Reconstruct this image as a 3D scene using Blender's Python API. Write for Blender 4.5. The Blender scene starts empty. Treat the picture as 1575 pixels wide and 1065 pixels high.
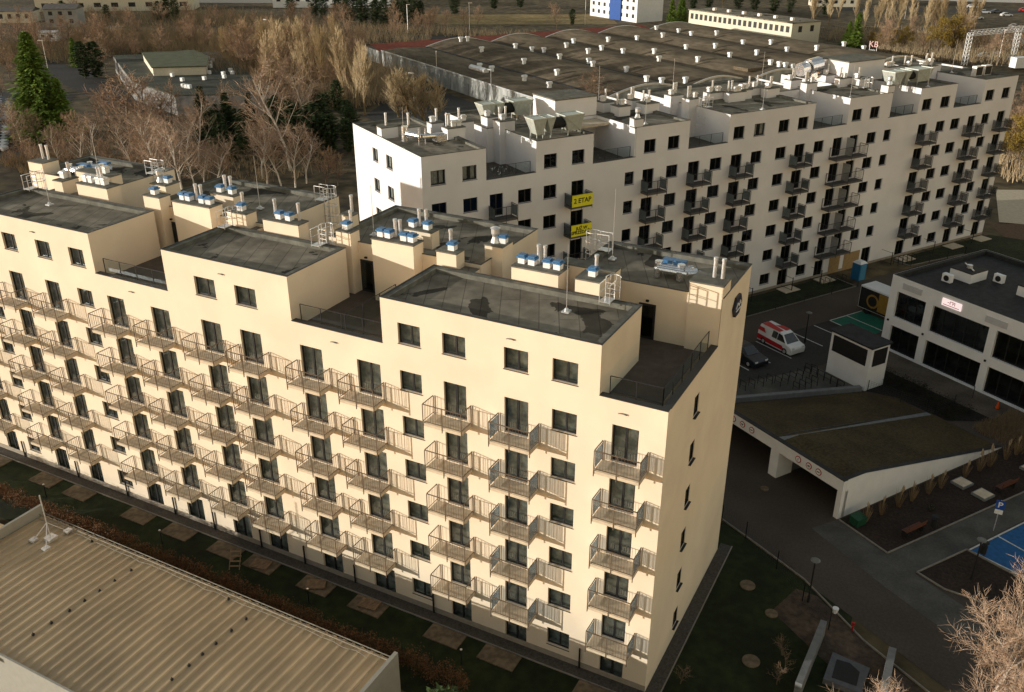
import bpy, math, random
from mathutils import Vector, Matrix, noise
R = math.radians
random.seed(7)
sc = bpy.context.scene
# ------------------------------------------------------------------ camera
cam = bpy.data.cameras.new("camera"); co = bpy.data.objects.new("camera", cam); sc.collection.objects.link(co)
yaw, pitch = -0.4838, 0.4479
fw = Vector((math.sin(yaw)*math.cos(pitch), math.cos(yaw)*math.cos(pitch), -math.sin(pitch)))
co.location = (10.604, -35.642, 38.353)
co.rotation_euler = fw.to_track_quat('-Z', 'Y').to_euler()
cam.sensor_width = 36; cam.lens = 1404.2/1575*36; cam.clip_end = 3000; cam.clip_start = .5
sc.camera = co
# ------------------------------------------------------------------ light
ELEV = R(7.24); SX, SY = -.816, -.578
w = bpy.data.worlds.new("World"); sc.world = w; w.use_nodes = True
nt = w.node_tree; nt.nodes.clear()
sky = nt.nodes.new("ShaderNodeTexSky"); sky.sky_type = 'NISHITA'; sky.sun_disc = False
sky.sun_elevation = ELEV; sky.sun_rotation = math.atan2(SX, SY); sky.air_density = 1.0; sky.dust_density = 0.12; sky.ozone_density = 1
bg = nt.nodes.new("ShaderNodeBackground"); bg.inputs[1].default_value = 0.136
wo = nt.nodes.new("ShaderNodeOutputWorld")
tintn = nt.nodes.new('ShaderNodeMix'); tintn.data_type = 'RGBA'; tintn.blend_type = 'MULTIPLY'; tintn.inputs[0].default_value = 1; tintn.inputs[7].default_value = (1.5, 1.04, .74, 1)   # colour multiply on the sky light, added to turn the shade warm
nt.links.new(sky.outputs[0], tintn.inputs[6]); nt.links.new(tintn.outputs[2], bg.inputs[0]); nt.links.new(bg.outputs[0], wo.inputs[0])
sl = bpy.data.lights.new("sun", 'SUN'); sl.energy = 2.75; sl.angle = R(.5); sl.color = (1, .945, .84)
so = bpy.data.objects.new("sun", sl); sc.collection.objects.link(so)
sv = Vector((SX*math.cos(ELEV), SY*math.cos(ELEV), math.sin(ELEV)))
so.rotation_euler = (-sv).to_track_quat('-Z', 'Y').to_euler()
vs = sc.view_settings; vs.view_transform = 'Standard'; vs.look = 'None'; vs.exposure = 0.9; vs.gamma = 1
vs.use_curve_mapping = False
vs.use_white_balance = False
# ------------------------------------------------------------------ materials
MATS = {}
def mat(name, col, rough=.85, var=.12, scale=3., bump=0., bscale=40., metal=0., col2=None, spec=.3, big=0., bigscale=.15, stretch=None):
    if name in MATS: return MATS[name]
    m = bpy.data.materials.new(name); m.use_nodes = True; MATS[name] = m
    n = m.node_tree.nodes; l = m.node_tree.links; p = n["Principled BSDF"]
    p.inputs["Roughness"].default_value = rough; p.inputs["Metallic"].default_value = metal
    p.inputs["Specular IOR Level"].default_value = spec
    tc = n.new("ShaderNodeTexCoord"); src = tc.outputs["Object"]
    if stretch:
        mp = n.new("ShaderNodeMapping"); mp.inputs["Scale"].default_value = stretch; l.new(src, mp.inputs[0]); src = mp.outputs[0]
    nz = n.new("ShaderNodeTexNoise"); nz.inputs["Scale"].default_value = scale; nz.inputs["Detail"].default_value = 5
    l.new(src, nz.inputs["Vector"])
    rp = n.new("ShaderNodeValToRGB"); rp.color_ramp.elements[0].position = .35; rp.color_ramp.elements[1].position = .68
    c2 = col2 if col2 else [min(1, c*(1+var)) for c in col]; c1 = col if col2 else [c*(1-var) for c in col]
    rp.color_ramp.elements[0].color = (*c1, 1); rp.color_ramp.elements[1].color = (*c2, 1)
    l.new(nz.outputs[0], rp.inputs[0]); out = rp.outputs[0]
    if big:
        n2 = n.new("ShaderNodeTexNoise"); n2.inputs["Scale"].default_value = bigscale; n2.inputs["Detail"].default_value = 4
        l.new(src, n2.inputs["Vector"])
        mr = n.new("ShaderNodeMapRange"); mr.inputs[1].default_value = .35; mr.inputs[2].default_value = .65
        mr.inputs[3].default_value = 1-big; mr.inputs[4].default_value = 1+big*.5; l.new(n2.outputs[0], mr.inputs[0])
        mx = n.new("ShaderNodeMix"); mx.data_type = 'RGBA'; mx.blend_type = 'MULTIPLY'; mx.inputs[0].default_value = 1
        l.new(out, mx.inputs[6]); l.new(mr.outputs[0], mx.inputs[7]); out = mx.outputs[2]
    l.new(out, p.inputs["Base Color"])
    if bump:
        n3 = n.new("ShaderNodeTexNoise"); n3.inputs["Scale"].default_value = bscale; n3.inputs["Detail"].default_value = 3
        l.new(src, n3.inputs["Vector"])
        b = n.new("ShaderNodeBump"); b.inputs["Strength"].default_value = bump; b.inputs["Distance"].default_value = .05
        l.new(n3.outputs[0], b.inputs["Height"]); l.new(b.outputs[0], p.inputs["Normal"])
    return m
def glass(name, tint, refl, rough=.03, top=.9):
    m = bpy.data.materials.new(name); m.use_nodes = True; n = m.node_tree.nodes; l = m.node_tree.links
    n.clear(); o = n.new("ShaderNodeOutputMaterial"); g = n.new("ShaderNodeBsdfGlossy"); t = n.new("ShaderNodeBsdfTransparent")
    g.inputs["Roughness"].default_value = rough; g.inputs["Color"].default_value = (.85, .95, 1, 1); t.inputs[0].default_value = (*tint, 1)
    lw = n.new("ShaderNodeLayerWeight"); lw.inputs[0].default_value = .35
    mr = n.new("ShaderNodeMapRange"); mr.inputs[3].default_value = refl; mr.inputs[4].default_value = top
    l.new(lw.outputs["Fresnel"], mr.inputs[0]); mx = n.new("ShaderNodeMixShader")
    tc = n.new("ShaderNodeTexCoord"); nz = n.new("ShaderNodeTexNoise"); nz.inputs["Scale"].default_value = 1.7; l.new(tc.outputs["Object"], nz.inputs["Vector"])
    b = n.new("ShaderNodeBump"); b.inputs["Strength"].default_value = .12; b.inputs["Distance"].default_value = .1
    l.new(nz.outputs[0], b.inputs["Height"]); l.new(b.outputs[0], g.inputs["Normal"])
    l.new(mr.outputs[0], mx.inputs[0]); l.new(t.outputs[0], mx.inputs[1]); l.new(g.outputs[0], mx.inputs[2]); l.new(mx.outputs[0], o.inputs[0])
    return m
STA = mat("cream_stucco", (.77, .655, .505), .9, .035, .5, .12, 60, big=.06, bigscale=.2)
STB = mat("white_stucco", (.72, .70, .70), .9, .035, .5, .12, 60, big=.07, bigscale=.15)
FELT = mat("roofing_felt", (.27, .238, .185), .95, .22, 1.2, .3, 45, big=.2, bigscale=.35, spec=.1)
def felt_stains(m, thr=.58, dark=.28):
    n = m.node_tree.nodes; l = m.node_tree.links; p = n["Principled BSDF"]; old = p.inputs["Base Color"].links[0].from_socket
    tc = n.new("ShaderNodeTexCoord"); nz = n.new("ShaderNodeTexNoise"); nz.inputs["Scale"].default_value = .33; nz.inputs["Detail"].default_value = 6; nz.inputs["Distortion"].default_value = .6; l.new(tc.outputs["Object"], nz.inputs["Vector"])
    mr = n.new("ShaderNodeMapRange"); mr.inputs[1].default_value = thr; mr.inputs[2].default_value = thr+.012; mr.inputs[3].default_value = 1; mr.inputs[4].default_value = dark; l.new(nz.outputs[0], mr.inputs[0])
    br = n.new("ShaderNodeTexBrick"); br.inputs["Scale"].default_value = 1; br.inputs["Brick Width"].default_value = 5; br.inputs["Row Height"].default_value = 1.0; br.inputs["Mortar Size"].default_value = .025
    br.inputs["Color1"].default_value = (1, 1, 1, 1); br.inputs["Color2"].default_value = (.78, .78, .77, 1); br.inputs["Mortar"].default_value = (.5, .5, .5, 1)
    mp = n.new("ShaderNodeMapping"); mp.inputs["Rotation"].default_value = (0, 0, R(64)); l.new(tc.outputs["Object"], mp.inputs[0]); l.new(mp.outputs[0], br.inputs["Vector"])
    a = n.new("ShaderNodeMix"); a.data_type = 'RGBA'; a.blend_type = 'MULTIPLY'; a.inputs[0].default_value = 1; l.new(old, a.inputs[6]); l.new(br.outputs[0], a.inputs[7])
    b = n.new("ShaderNodeMix"); b.data_type = 'RGBA'; b.blend_type = 'MULTIPLY'; b.inputs[0].default_value = 1; l.new(a.outputs[2], b.inputs[6]); l.new(mr.outputs[0], b.inputs[7]); l.new(b.outputs[2], p.inputs["Base Color"])
felt_stains(FELT)
FELTL = mat("parapet_felt", (.16, .155, .13), .95, .18, 2, .5, 12, big=.2, bigscale=.5, spec=.15)
FELTD = mat("dark_felt", (.026, .026, .026), .8, .3, 2, .3, 12)
COP = mat("dark_coping_metal", (.035, .033, .033), .5, .1, spec=.4)
TILE = mat("terrace_tiles", (.10, .082, .067), .8, .15, 2, .2, 10, big=.2)
FRM = mat("anthracite_frame", (.022, .022, .024), .45, .1)
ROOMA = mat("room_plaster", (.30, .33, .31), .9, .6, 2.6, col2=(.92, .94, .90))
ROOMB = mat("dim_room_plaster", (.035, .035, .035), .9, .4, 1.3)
RAD = mat("white_radiator", (.85, .86, .86), .5, .1)
CURT = mat("curtain", (.55, .53, .48), .9, .2, 4)
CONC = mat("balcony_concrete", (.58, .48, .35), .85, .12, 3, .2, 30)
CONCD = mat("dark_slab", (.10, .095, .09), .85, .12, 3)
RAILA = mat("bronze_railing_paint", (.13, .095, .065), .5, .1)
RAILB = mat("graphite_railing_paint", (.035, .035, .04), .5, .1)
GALV = mat("galvanised_steel", (.7, .7, .7), .35, .12, 6, metal=.6)
WHP = mat("white_paint", (.78, .78, .78), .5, .06)
BLUE = mat("blue_film", (.06, .17, .34), .35, .2, 8)
SILV = mat("silver_duct_foil", (.75, .75, .76), .22, .1, 8, .3, 14, metal=.9)
DUCT = mat("grey_green_duct", (.52, .55, .50), .45, .08, 4, .1, 10, metal=.3)
BLK = mat("black_rubber", (.015, .015, .015), .7, .1)
GRASS = mat("lawn_grass", (.009, .016, .003), .95, .5, 1.5, .8, 30, col2=(.022, .033, .007), big=.45, bigscale=.25)
SOIL = mat("bark_mulch_soil", (.032, .020, .014), .95, .4, 5, .8, 20, big=.3, bigscale=.4)
PAVE = mat("brown_paving", (.068, .054, .043), .85, .12, 6, .2, 20, big=.18, bigscale=.2)
PAVG = mat("grey_paving", (.085, .080, .070), .85, .14, 6, .2, 20, big=.3, bigscale=.5)
ASPH = mat("asphalt", (.040, .037, .034), .9, .15, 4, .2, 20, big=.25)
KERB = mat("kerb_stone", (.22, .20, .17), .85, .12)
SAND = mat("sand_slab", (.15, .112, .07), .9, .25, 3, .3, 20, big=.2, bigscale=.8)
WOOD = mat("pallet_wood", (.26, .17, .10), .85, .2, 6)
LINE = mat("road_paint", (.55, .55, .52), .7, .15)
GREENP = mat("green_parking_paint", (.012, .13, .085), .7, .15, 3, big=.1)
BLUEP = mat("blue_parking_paint", (.015, .11, .29), .7, .15, 3, big=.1)
WHT = mat("white_render", (.74, .74, .74), .85, .04, 1, big=.05)
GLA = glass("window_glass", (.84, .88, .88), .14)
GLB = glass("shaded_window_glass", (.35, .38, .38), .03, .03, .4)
GLT = glass("terrace_glass", (.8, .85, .82), .06)
FROST = glass("frosted_side_panel", (.72, .76, .82), .12, .2)
FROSTB = glass("grey_screen_panel", (.55, .55, .55), .05, .3)
DIVP = mat("pale_divider_panel", (.30, .30, .29), .5, .1)
# ------------------------------------------------------------------ mesh builder
class MB:
    def __init__(s): s.v = []; s.f = []; s.m = []
    def quad(s, a, b, c, d, m=0):
        i = len(s.v); s.v += [tuple(a), tuple(b), tuple(c), tuple(d)]; s.f.append((i, i+1, i+2, i+3)); s.m.append(m)
    def tri(s, a, b, c, m=0):
        i = len(s.v); s.v += [tuple(a), tuple(b), tuple(c)]; s.f.append((i, i+1, i+2)); s.m.append(m)
    def box(s, x0, x1, y0, y1, z0, z1, m=0, skip=''):
        i = len(s.v)
        s.v += [(x0,y0,z0),(x1,y0,z0),(x1,y1,z0),(x0,y1,z0),(x0,y0,z1),(x1,y0,z1),(x1,y1,z1),(x0,y1,z1)]
        for k, f in (('b',(3,2,1,0)),('t',(4,5,6,7)),('f',(0,1,5,4)),('r',(1,2,6,5)),('k',(2,3,7,6)),('l',(3,0,4,7))):
            if k in skip: continue
            s.f.append(tuple(i+q for q in f)); s.m.append(m)
    def prism(s, poly, z0, z1, m=0, mt=None):
        n = len(poly); i = len(s.v)
        zz0 = z0 if isinstance(z0, (list, tuple)) else [z0]*n; zz1 = z1 if isinstance(z1, (list, tuple)) else [z1]*n
        s.v += [(p[0], p[1], zz0[k]) for k, p in enumerate(poly)] + [(p[0], p[1], zz1[k]) for k, p in enumerate(poly)]
        s.f.append(tuple(i+n+k for k in range(n))); s.m.append(m if mt is None else mt)
        s.f.append(tuple(i+n-1-k for k in range(n))); s.m.append(m)
        for k in range(n):
            j = (k+1) % n; s.f.append((i+k, i+j, i+n+j, i+n+k)); s.m.append(m)
    def tube(s, p, q, r, n=6, m=0, r2=None, cap=True):
        p = Vector(p); q = Vector(q); d = q-p
        if d.length < 1e-6: return
        d.normalize(); a = d.orthogonal().normalized(); b = d.cross(a); r2 = r if r2 is None else r2; i = len(s.v)
        for c, rr in ((p, r), (q, r2)):
            for k in range(n):
                t = 2*math.pi*k/n; s.v.append(tuple(c + a*math.cos(t)*rr + b*math.sin(t)*rr))
        for k in range(n):
            j = (k+1) % n; s.f.append((i+k, i+j, i+n+j, i+n+k)); s.m.append(m)
        if cap:
            s.f.append(tuple(i+n+k for k in range(n))); s.m.append(m); s.f.append(tuple(i+n-1-k for k in range(n))); s.m.append(m)
    def path(s, pts, r, n=5, m=0):
        for a, b in zip(pts, pts[1:]): s.tube(a, b, r, n, m)
    def ball(s, c, r, m=0, n=8, k=5, sz=1.):
        i = len(s.v); c = Vector(c)
        for a in range(1, k):
            t = math.pi*a/k
            for b in range(n):
                u = 2*math.pi*b/n; s.v.append((c.x+r*math.sin(t)*math.cos(u), c.y+r*math.sin(t)*math.sin(u), c.z+r*sz*math.cos(t)))
        s.v.append((c.x, c.y, c.z+r*sz)); s.v.append((c.x, c.y, c.z-r*sz)); T = len(s.v)-2
        for a in range(k-2):
            for b in range(n):
                b2 = (b+1) % n; s.f.append((i+a*n+b, i+a*n+n+b, i+a*n+n+b2, i+a*n+b2)); s.m.append(m)
        for b in range(n):
            b2 = (b+1) % n; s.f.append((T, i+b, i+b2)); s.m.append(m); s.f.append((T+1, i+(k-2)*n+b2, i+(k-2)*n+b)); s.m.append(m)
    def build(s, name, mats, parent=None, smooth=False):
        me = bpy.data.meshes.new(name); me.from_pydata(s.v, [], s.f)
        if not isinstance(mats, (list, tuple)): mats = [mats]
        for m in mats: me.materials.append(m)
        if len(mats) > 1: me.polygons.foreach_set("material_index", s.m)
        if smooth: me.polygons.foreach_set("use_smooth", [True]*len(s.f))
        o = bpy.data.objects.new(name, me); sc.collection.objects.link(o)
        if parent: o.parent = parent
        return o
def tag(o, label, cat, group=None):
    o['label'] = label; o['category'] = cat
    if group: o['group'] = group
    return o
def empty(name, loc, rz=0., label=None, cat=None, group=None):
    o = bpy.data.objects.new(name, None); sc.collection.objects.link(o); o.location = loc; o.rotation_euler = (0, 0, rz)
    o.empty_display_size = .2
    if label: tag(o, label, cat, group)
    return o
def struct(name, mb, m, kind='structure', parent=None):
    o = mb.build(name, m, parent); o['kind'] = kind; return o
KIDS = {}
def kids(o): return [c for c in KIDS.get(o.name, [])]
def reg(p, c): KIDS.setdefault(p.name, []).append(c); return c
def dup(o, parent=None, loc=None, rz=None, scale=None):
    c = o.copy(); sc.collection.objects.link(c); c.parent = parent
    if loc is not None: c.location = loc
    if rz is not None: c.rotation_euler = (0, 0, rz)
    if scale is not None: c.scale = scale if isinstance(scale, tuple) else (scale,)*3
    for k in kids(o): reg(c, dup(k, c))
    return c
PROTO = {}
def inst(key, fn, parent, loc, rz=0., scale=None):
    if key not in PROTO:
        o = fn(); PROTO[key] = o; o.parent = parent; o.location = loc; o.rotation_euler = (0, 0, rz)
        if scale is not None: o.scale = (scale,)*3 if not isinstance(scale, tuple) else scale
        return o
    return dup(PROTO[key], parent, loc, rz, scale)
PHI = 1.013; CB, SB = math.cos(PHI), math.sin(PHI); OB = (-30.049, 25.848)
def W(x, y, z=0.): return (OB[0]+CB*x-SB*y, OB[1]+SB*x+CB*y, z)
# ------------------------------------------------------------------ window, door, balcony kits
def mk_window(w, h, gl, sash=.5, curtain=False, narrow=False, name='window', sillm=None):
    def fn():
        f = MB(); t = .07
        f.box(0, w, .0, .07, 0, t); f.box(0, w, 0, .07, h-t, h); f.box(0, t, 0, .07, t, h-t); f.box(w-t, w, 0, .07, t, h-t)
        if not narrow: f.box(w*sash-.05, w*sash+.05, .002, .066, t, h-t)
        o = f.build(name, FRM)
        g = MB(); g.quad((t*.5, .035, t*.5), (w-t*.5, .035, t*.5), (w-t*.5, .035, h-t*.5), (t*.5, .035, h-t*.5)); reg(o, g.build('pane', gl, o))
        s = MB(); s.box(-.04, w+.04, -.17, .0-.002, -.04, -.003); reg(o, s.build('sill', FRM if sillm is None else sillm, o))
        if curtain:
            c = MB(); x = .08; k = 0
            while x < w-.15:
                if not (curtain == 2 and .35*w < x < .62*w):
                    c.quad((x, .12+.03*(k % 2), .1), (x+.09, .12+.03*((k+1) % 2), .1), (x+.09, .12+.03*((k+1) % 2), h-.1), (x, .12+.03*(k % 2), h-.1))
                x += .09; k += 1
            reg(o, c.build('curtain', CURT, o))
        return o
    return fn
def mk_door(w, h, gl, rad=True):
    def fn():
        f = MB(); t = .08
        f.box(0, w, .0, .08, 0, t); f.box(0, w, 0, .08, h-t, h); f.box(0, t, 0, .08, t, h-t); f.box(w-t, w, 0, .08, t, h-t)
        f.box(w*.52-.06, w*.52+.06, .002, .076, t, h-t)
        o = f.build('balcony_door', FRM)
        g = MB(); g.quad((.04, .04, .04), (w-.04, .04, .04), (w-.04, .04, h-.04), (.04, .04, h-.04)); reg(o, g.build('pane', gl, o))
        if rad:
            r = MB(); r.box(.1, w-.1, .24, .3, .04, .12)
            for k in range(9): r.box(.12+k*(w-.3)/8., .12+k*(w-.3)/8.+.07, .22, .32, .12, .42)
            reg(o, r.build('radiator', RAD, o))
        return o
    return fn
def mk_balcony(w, d, slabm, railm, screen=0, midx=None, dense=.155):
    def fn():
        s = MB(); s.box(0, w, -d, -.01, -.2, -.02); s.box(.06, w-.06, -d+.05, -.06, -.02, .0)
        o = s.build('balcony', slabm)
        r = MB(); H = 1.08
        posts = [(0, -d), (w, -d), (w/2, -d), (.02, -.05), (w-.02, -.05)]
        for x, y in posts: r.box(x-.02, x+.02, y-.025, y+.015, -.34 if y < -.5 else -.1, H)
        r.box(0, w, -d-.028, -d+.018, H, H+.04); r.box(0, w, -d-.02, -d+.01, .08, .11)
        for x in (0, w):
            r.box(x-.02, x+.02, -d+.018, -.05, H-.002, H+.038); r.box(x-.012, x+.012, -d+.01, -.05, .08, .11)
        x = dense
        while x < w-.03:
            r.box(x-.006, x+.006, -d-.011, -d+.001, .11, H, skip='bt'); x += dense
        y = -d+dense
        while y < -.08:
            for xx in (0, w): r.box(xx-.006, xx+.006, y-.006, y+.006, .11, H, skip='bt')
            y += dense
        reg(o, r.build('railing', railm, o))
        if screen & 1:
            q = MB(); q.box(.022, .03, -d+.06, -.1, .12, H-.06); c = reg(o, q.build('side_screen', FROST if slabm is CONC else FROSTB, o)); c2 = dup(c, o); c2.location = (w-.05, 0, 0); reg(o, c2)
        if screen & 2:
            q = MB(); q.box(w*.52-.02, w*.52+.02, -d+.05, -.05, .05, 1.95); reg(o, q.build('divider_screen', DIVP, o))
        return o
    return fn
def facade(mb, P, u0, u1, z0, z1, holes, skips, depth=.14, room=.9, mroom=1):
    us = sorted(set([u0, u1]+[round(h[k], 3) for h in holes+skips for k in (0, 1) if u0 <= h[k] <= u1]))
    zs = sorted(set([z0, z1]+[round(h[k], 3) for h in holes+skips for k in (2, 3) if z0 <= h[k] <= z1]))
    for a, b in zip(us, us[1:]):
        for c, d in zip(zs, zs[1:]):
            mu, mz = (a+b)/2, (c+d)/2
            if any(h[0] < mu < h[1] and h[2] < mz < h[3] for h in holes+skips): continue
            mb.quad(P(a, 0, c), P(b, 0, c), P(b, 0, d), P(a, 0, d))
    for a, b, c, d in holes:
        D = depth+.1
        for q in (((a,0,c),(b,0,c),(b,D,c),(a,D,c)), ((a,0,d),(b,0,d),(b,D,d),(a,D,d)), ((a,0,c),(a,0,d),(a,D,d),(a,D,c)), ((b,0,c),(b,0,d),(b,D,d),(b,D,c))):
            mb.quad(*[P(*t) for t in q])
        a -= .3; b += .3; E = room
        for q in (((a,E,c),(b,E,c),(b,E,d),(a,E,d)), ((a,D,c),(b,D,c),(b,E,c),(a,E,c)), ((a,D,d),(b,D,d),(b,E,d),(a,E,d)), ((a,D,c),(a,D,d),(a,E,d),(a,E,c)), ((b,D,c),(b,D,d),(b,E,d),(b,E,c))):
            mb.quad(*[P(*t) for t in q], m=mroom)
def block(wl, rf, cp, x0, x1, y0, y1, zt=20.1, zb=16.9, skip='', para='frkl', ph=.2, pw=.38):
    """roof block: stucco sides, felt deck, felt topped parapets with a thin metal edge"""
    F = {'f': ((x0,y0),(x1,y0)), 'r': ((x1,y0),(x1,y1)), 'k': ((x1,y1),(x0,y1)), 'l': ((x0,y1),(x0,y0))}
    for k, (a, b) in F.items():
        if k not in skip: wl.quad((*a, zb), (*b, zb), (*b, zt), (*a, zt))
    zr = zt-ph; rf.quad((x0+.02,y0+.02,zr), (x1-.02,y0+.02,zr), (x1-.02,y1-.02,zr), (x0+.02,y1-.02,zr))
    e = .012
    if 'f' in para: rf.box(x0+e, x1-e, y0+e, y0+pw*.7, zr, zt-.004, 1)
    if 'k' in para: rf.box(x0+e, x1-e, y1-pw, y1-e, zr, zt-.004, 1)
    yf = y0+pw*.7 if 'f' in para else y0+e; yk = y1-pw if 'k' in para else y1-e
    if 'l' in para: rf.box(x0+e, x0+pw, yf, yk, zr, zt-.004, 1)
    if 'r' in para: rf.box(x1-pw, x1-e, yf, yk, zr, zt-.004, 1)
    o = .03
    cp.box(x0-o, x1+o, y0-o, y0+.05, zt+.001, zt+.035); cp.box(x0-o, x1+o, y1-.05, y1+o, zt+.001, zt+.035)
    cp.box(x0-o, x0+.05, y0+.05, y1-.05, zt+.001, zt+.035); cp.box(x1-.05, x1+o, y0+.05, y1-.05, zt+.001, zt+.035)
# roof furniture kits
def mk_vent(capm):
    def fn():
        v = MB(); v.box(-.2, .2, -.2, .2, 0, .32); o = v.build('roof_vent', WHP)
        c = MB(); c.box(-.27, .27, -.27, .27, .325, .42); c.box(-.2, .2, -.2, .2, .42, .5); reg(o, c.build('vent_cap', capm, o)); return o
    return fn
def pipe_fn():
    v = MB(); v.tube((0, 0, 0), (0, 0, .95), .1, 10); v.tube((0, 0, .95), (0, 0, 1.1), .12, 10); return v.build('flue_pipe', GALV)
def cowl_fn():
    v = MB(); v.tube((0, 0, 0), (0, 0, .35), .28, 12, r2=.16); v.tube((0, 0, .35), (0, 0, .55), .16, 12, r2=.24); v.tube((0, 0, .55), (0, 0, .85), .24, 12); v.tube((0, 0, .85), (0, 0, .95), .3, 12, r2=.1)
    return v.build('chimney_cowl', GALV)
def chimney(parent, wm, x0, x1, y0, y1, zt=20.9, zb=16.95, vents=(), pipes=(), cowls=(), cap='blue'):
    c = MB(); c.box(x0+.03, x1-.03, y0+.03, y1-.03, zb, 20.0, 0, skip='b'); c.box(x0, x1, y0, y1, 20.12, zt-.08, 0)
    c.box(x0+.04, x1-.04, y0+.04, y1-.04, 20.0, 20.12, 1)
    c.box(x0-.04, x1+.04, y0-.04, y1+.04, zt-.08, zt, 1)
    if zb == 16.95 and (y1-y0) > 0:
        c = MB(); c.box(x0, x1, y0, y1, zb, zt-.08, 0, skip='b'); c.box(x0-.04, x1+.04, y0-.04, y1+.04, zt-.08, zt, 1)
    o = c.build('chimney', [wm, FELTL], parent)
    ym = (y0+y1)/2
    for t in vents: reg(o, inst(('vent', cap), mk_vent(BLUE if cap == 'blue' else GALV), o, (x0+(x1-x0)*t, ym+.05, zt), random.uniform(-.1, .1)))
    for t in pipes: reg(o, inst('pipe', pipe_fn, o, (x0+(x1-x0)*t, ym+.3, zt)))
    for t in cowls: reg(o, inst('cowl', cowl_fn, o, (x0+(x1-x0)*t, ym-.1, zt)))
    return o
def mk_ladder():
    l = MB(); r = .03
    for x in (-.25, .25): l.tube((x, 0, 0), (x, 0, 4.3), r, 6)
    for k in range(14): l.tube((-.25, 0, .2+k*.3), (.25, 0, .2+k*.3), .018, 5)
    for z in (1.6, 2.3, 3.0, 3.7, 4.3):
        pts = [Vector((.36*math.cos(t)*1.0, -.42-.36*math.sin(t)*1., z)) for t in [math.pi*(-.15+1.3*k/10) for k in range(11)]]
        pts = [Vector((-.25, 0, z))]+[Vector((-.38, -.25, z))]+[Vector((.38*math.cos(math.pi+math.pi*k/8), -.4+.4*math.sin(math.pi+math.pi*k/8), z)) for k in range(9)]+[Vector((.38, -.25, z)), Vector((.25, 0, z))]
        l.path(pts, .022, 5)
    for t in (0, .25, .5, .75, 1):
        x = .38*math.cos(math.pi+math.pi*t); y = -.4+.4*math.sin(math.pi+math.pi*t); l.tube((x, y, 1.6), (x, y, 4.3), .018, 5)
    for x in (-.28, .28):
        l.path([(x, 0, 4.3), (x, .75, 4.3), (x, .75, 3.2)], .028, 5); l.tube((x, .75, 3.8), (x, 0, 3.8), .02, 5)
    l.box(-.3, .3, .05, .8, 3.3, 3.33)
    return l.build('roof_ladder', GALV)
def mast(parent, x, y, z, h, ballr=.12):
    m = MB(); m.tube((0, 0, 0), (0, 0, h), .022, 5, r2=.012); m.box(-.2, .2, -.2, .2, 0, .08); m.ball((0, 0, .12), ballr)
    o = m.build('lightning_rod', GALV, parent); o.location = (x, y, z)
def rail_terrace(parent, pts, m, zb, glassy=True, H=1.0):
    """posts, top rail and glass along a polyline"""
    r = MB(); g = MB()
    for (a, b) in zip(pts, pts[1:]):
        a = Vector((*a, zb)); b = Vector((*b, zb)); L = (b-a).length; n = max(1, round(L/1.5)); d = (b-a)/n
        for k in range(n+1):
            p = a+d*k; r.tube(p, p+Vector((0, 0, H)), .028, 4)
        r.tube(a+Vector((0, 0, H)), b+Vector((0, 0, H)), .024, 4)
        u = d.normalized()*.05
        for k in range(n):
            p = a+d*k+u; q = a+d*(k+1)-u; g.quad(p+Vector((0,0,.1)), q+Vector((0,0,.1)), q+Vector((0,0,H-.06)), p+Vector((0,0,H-.06)))
    o = r.build('terrace_railing', m, parent)
    reg(o, g.build('glass_panel', GLT if glassy else GLT, o))
FH = 2.8
# ================================================================== GROUND
def sheet(name, poly, z, m, kind='structure', bframe=False):
    mb = MB(); pts = [W(*p) if bframe else (p[0], p[1], 0) for p in poly]
    i = len(mb.v); mb.v += [(p[0], p[1], z) for p in pts]; mb.f.append(tuple(range(len(pts)))); mb.m.append(0)
    return struct(name, mb, m, kind)
GRND = mat("winter_ground", (.035, .026, .015), .95, .4, .35, .5, 3, col2=(.16, .12, .06), big=.45, bigscale=.02)
mb = MB(); n = 12
for i in range(n):
    for j in range(n):
        x0 = -900+i*150; y0 = -300+j*150; mb.quad((x0, y0, 0), (x0+150, y0, 0), (x0+150, y0+150, 0), (x0, y0+150, 0))
struct('ground', mb, GRND)
sheet('front_lawn', [(-56, -6), (0, -6), (1.2, -9), (9, -9), (9, 14.2), (2, 15), (0, 14.4), (0.0, 0.0), (-56, 0)], .008, GRASS)
mb = MB(); mb.box(-55.5, 0.75, -.75, -.02, 0, .05); mb.box(.02, .75, -.02, 14.5, 0, .05); struct('building_apron', mb, mat("gravel_apron", (.075, .065, .055), .9, .3, 9, .6, 30))
mb = MB(); mb.box(-55.5, .8, -.82, -.752, 0, .08); mb.box(.752, .82, -.752, 14.5, 0, .08); struct('apron_kerb', mb, KERB)
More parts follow.
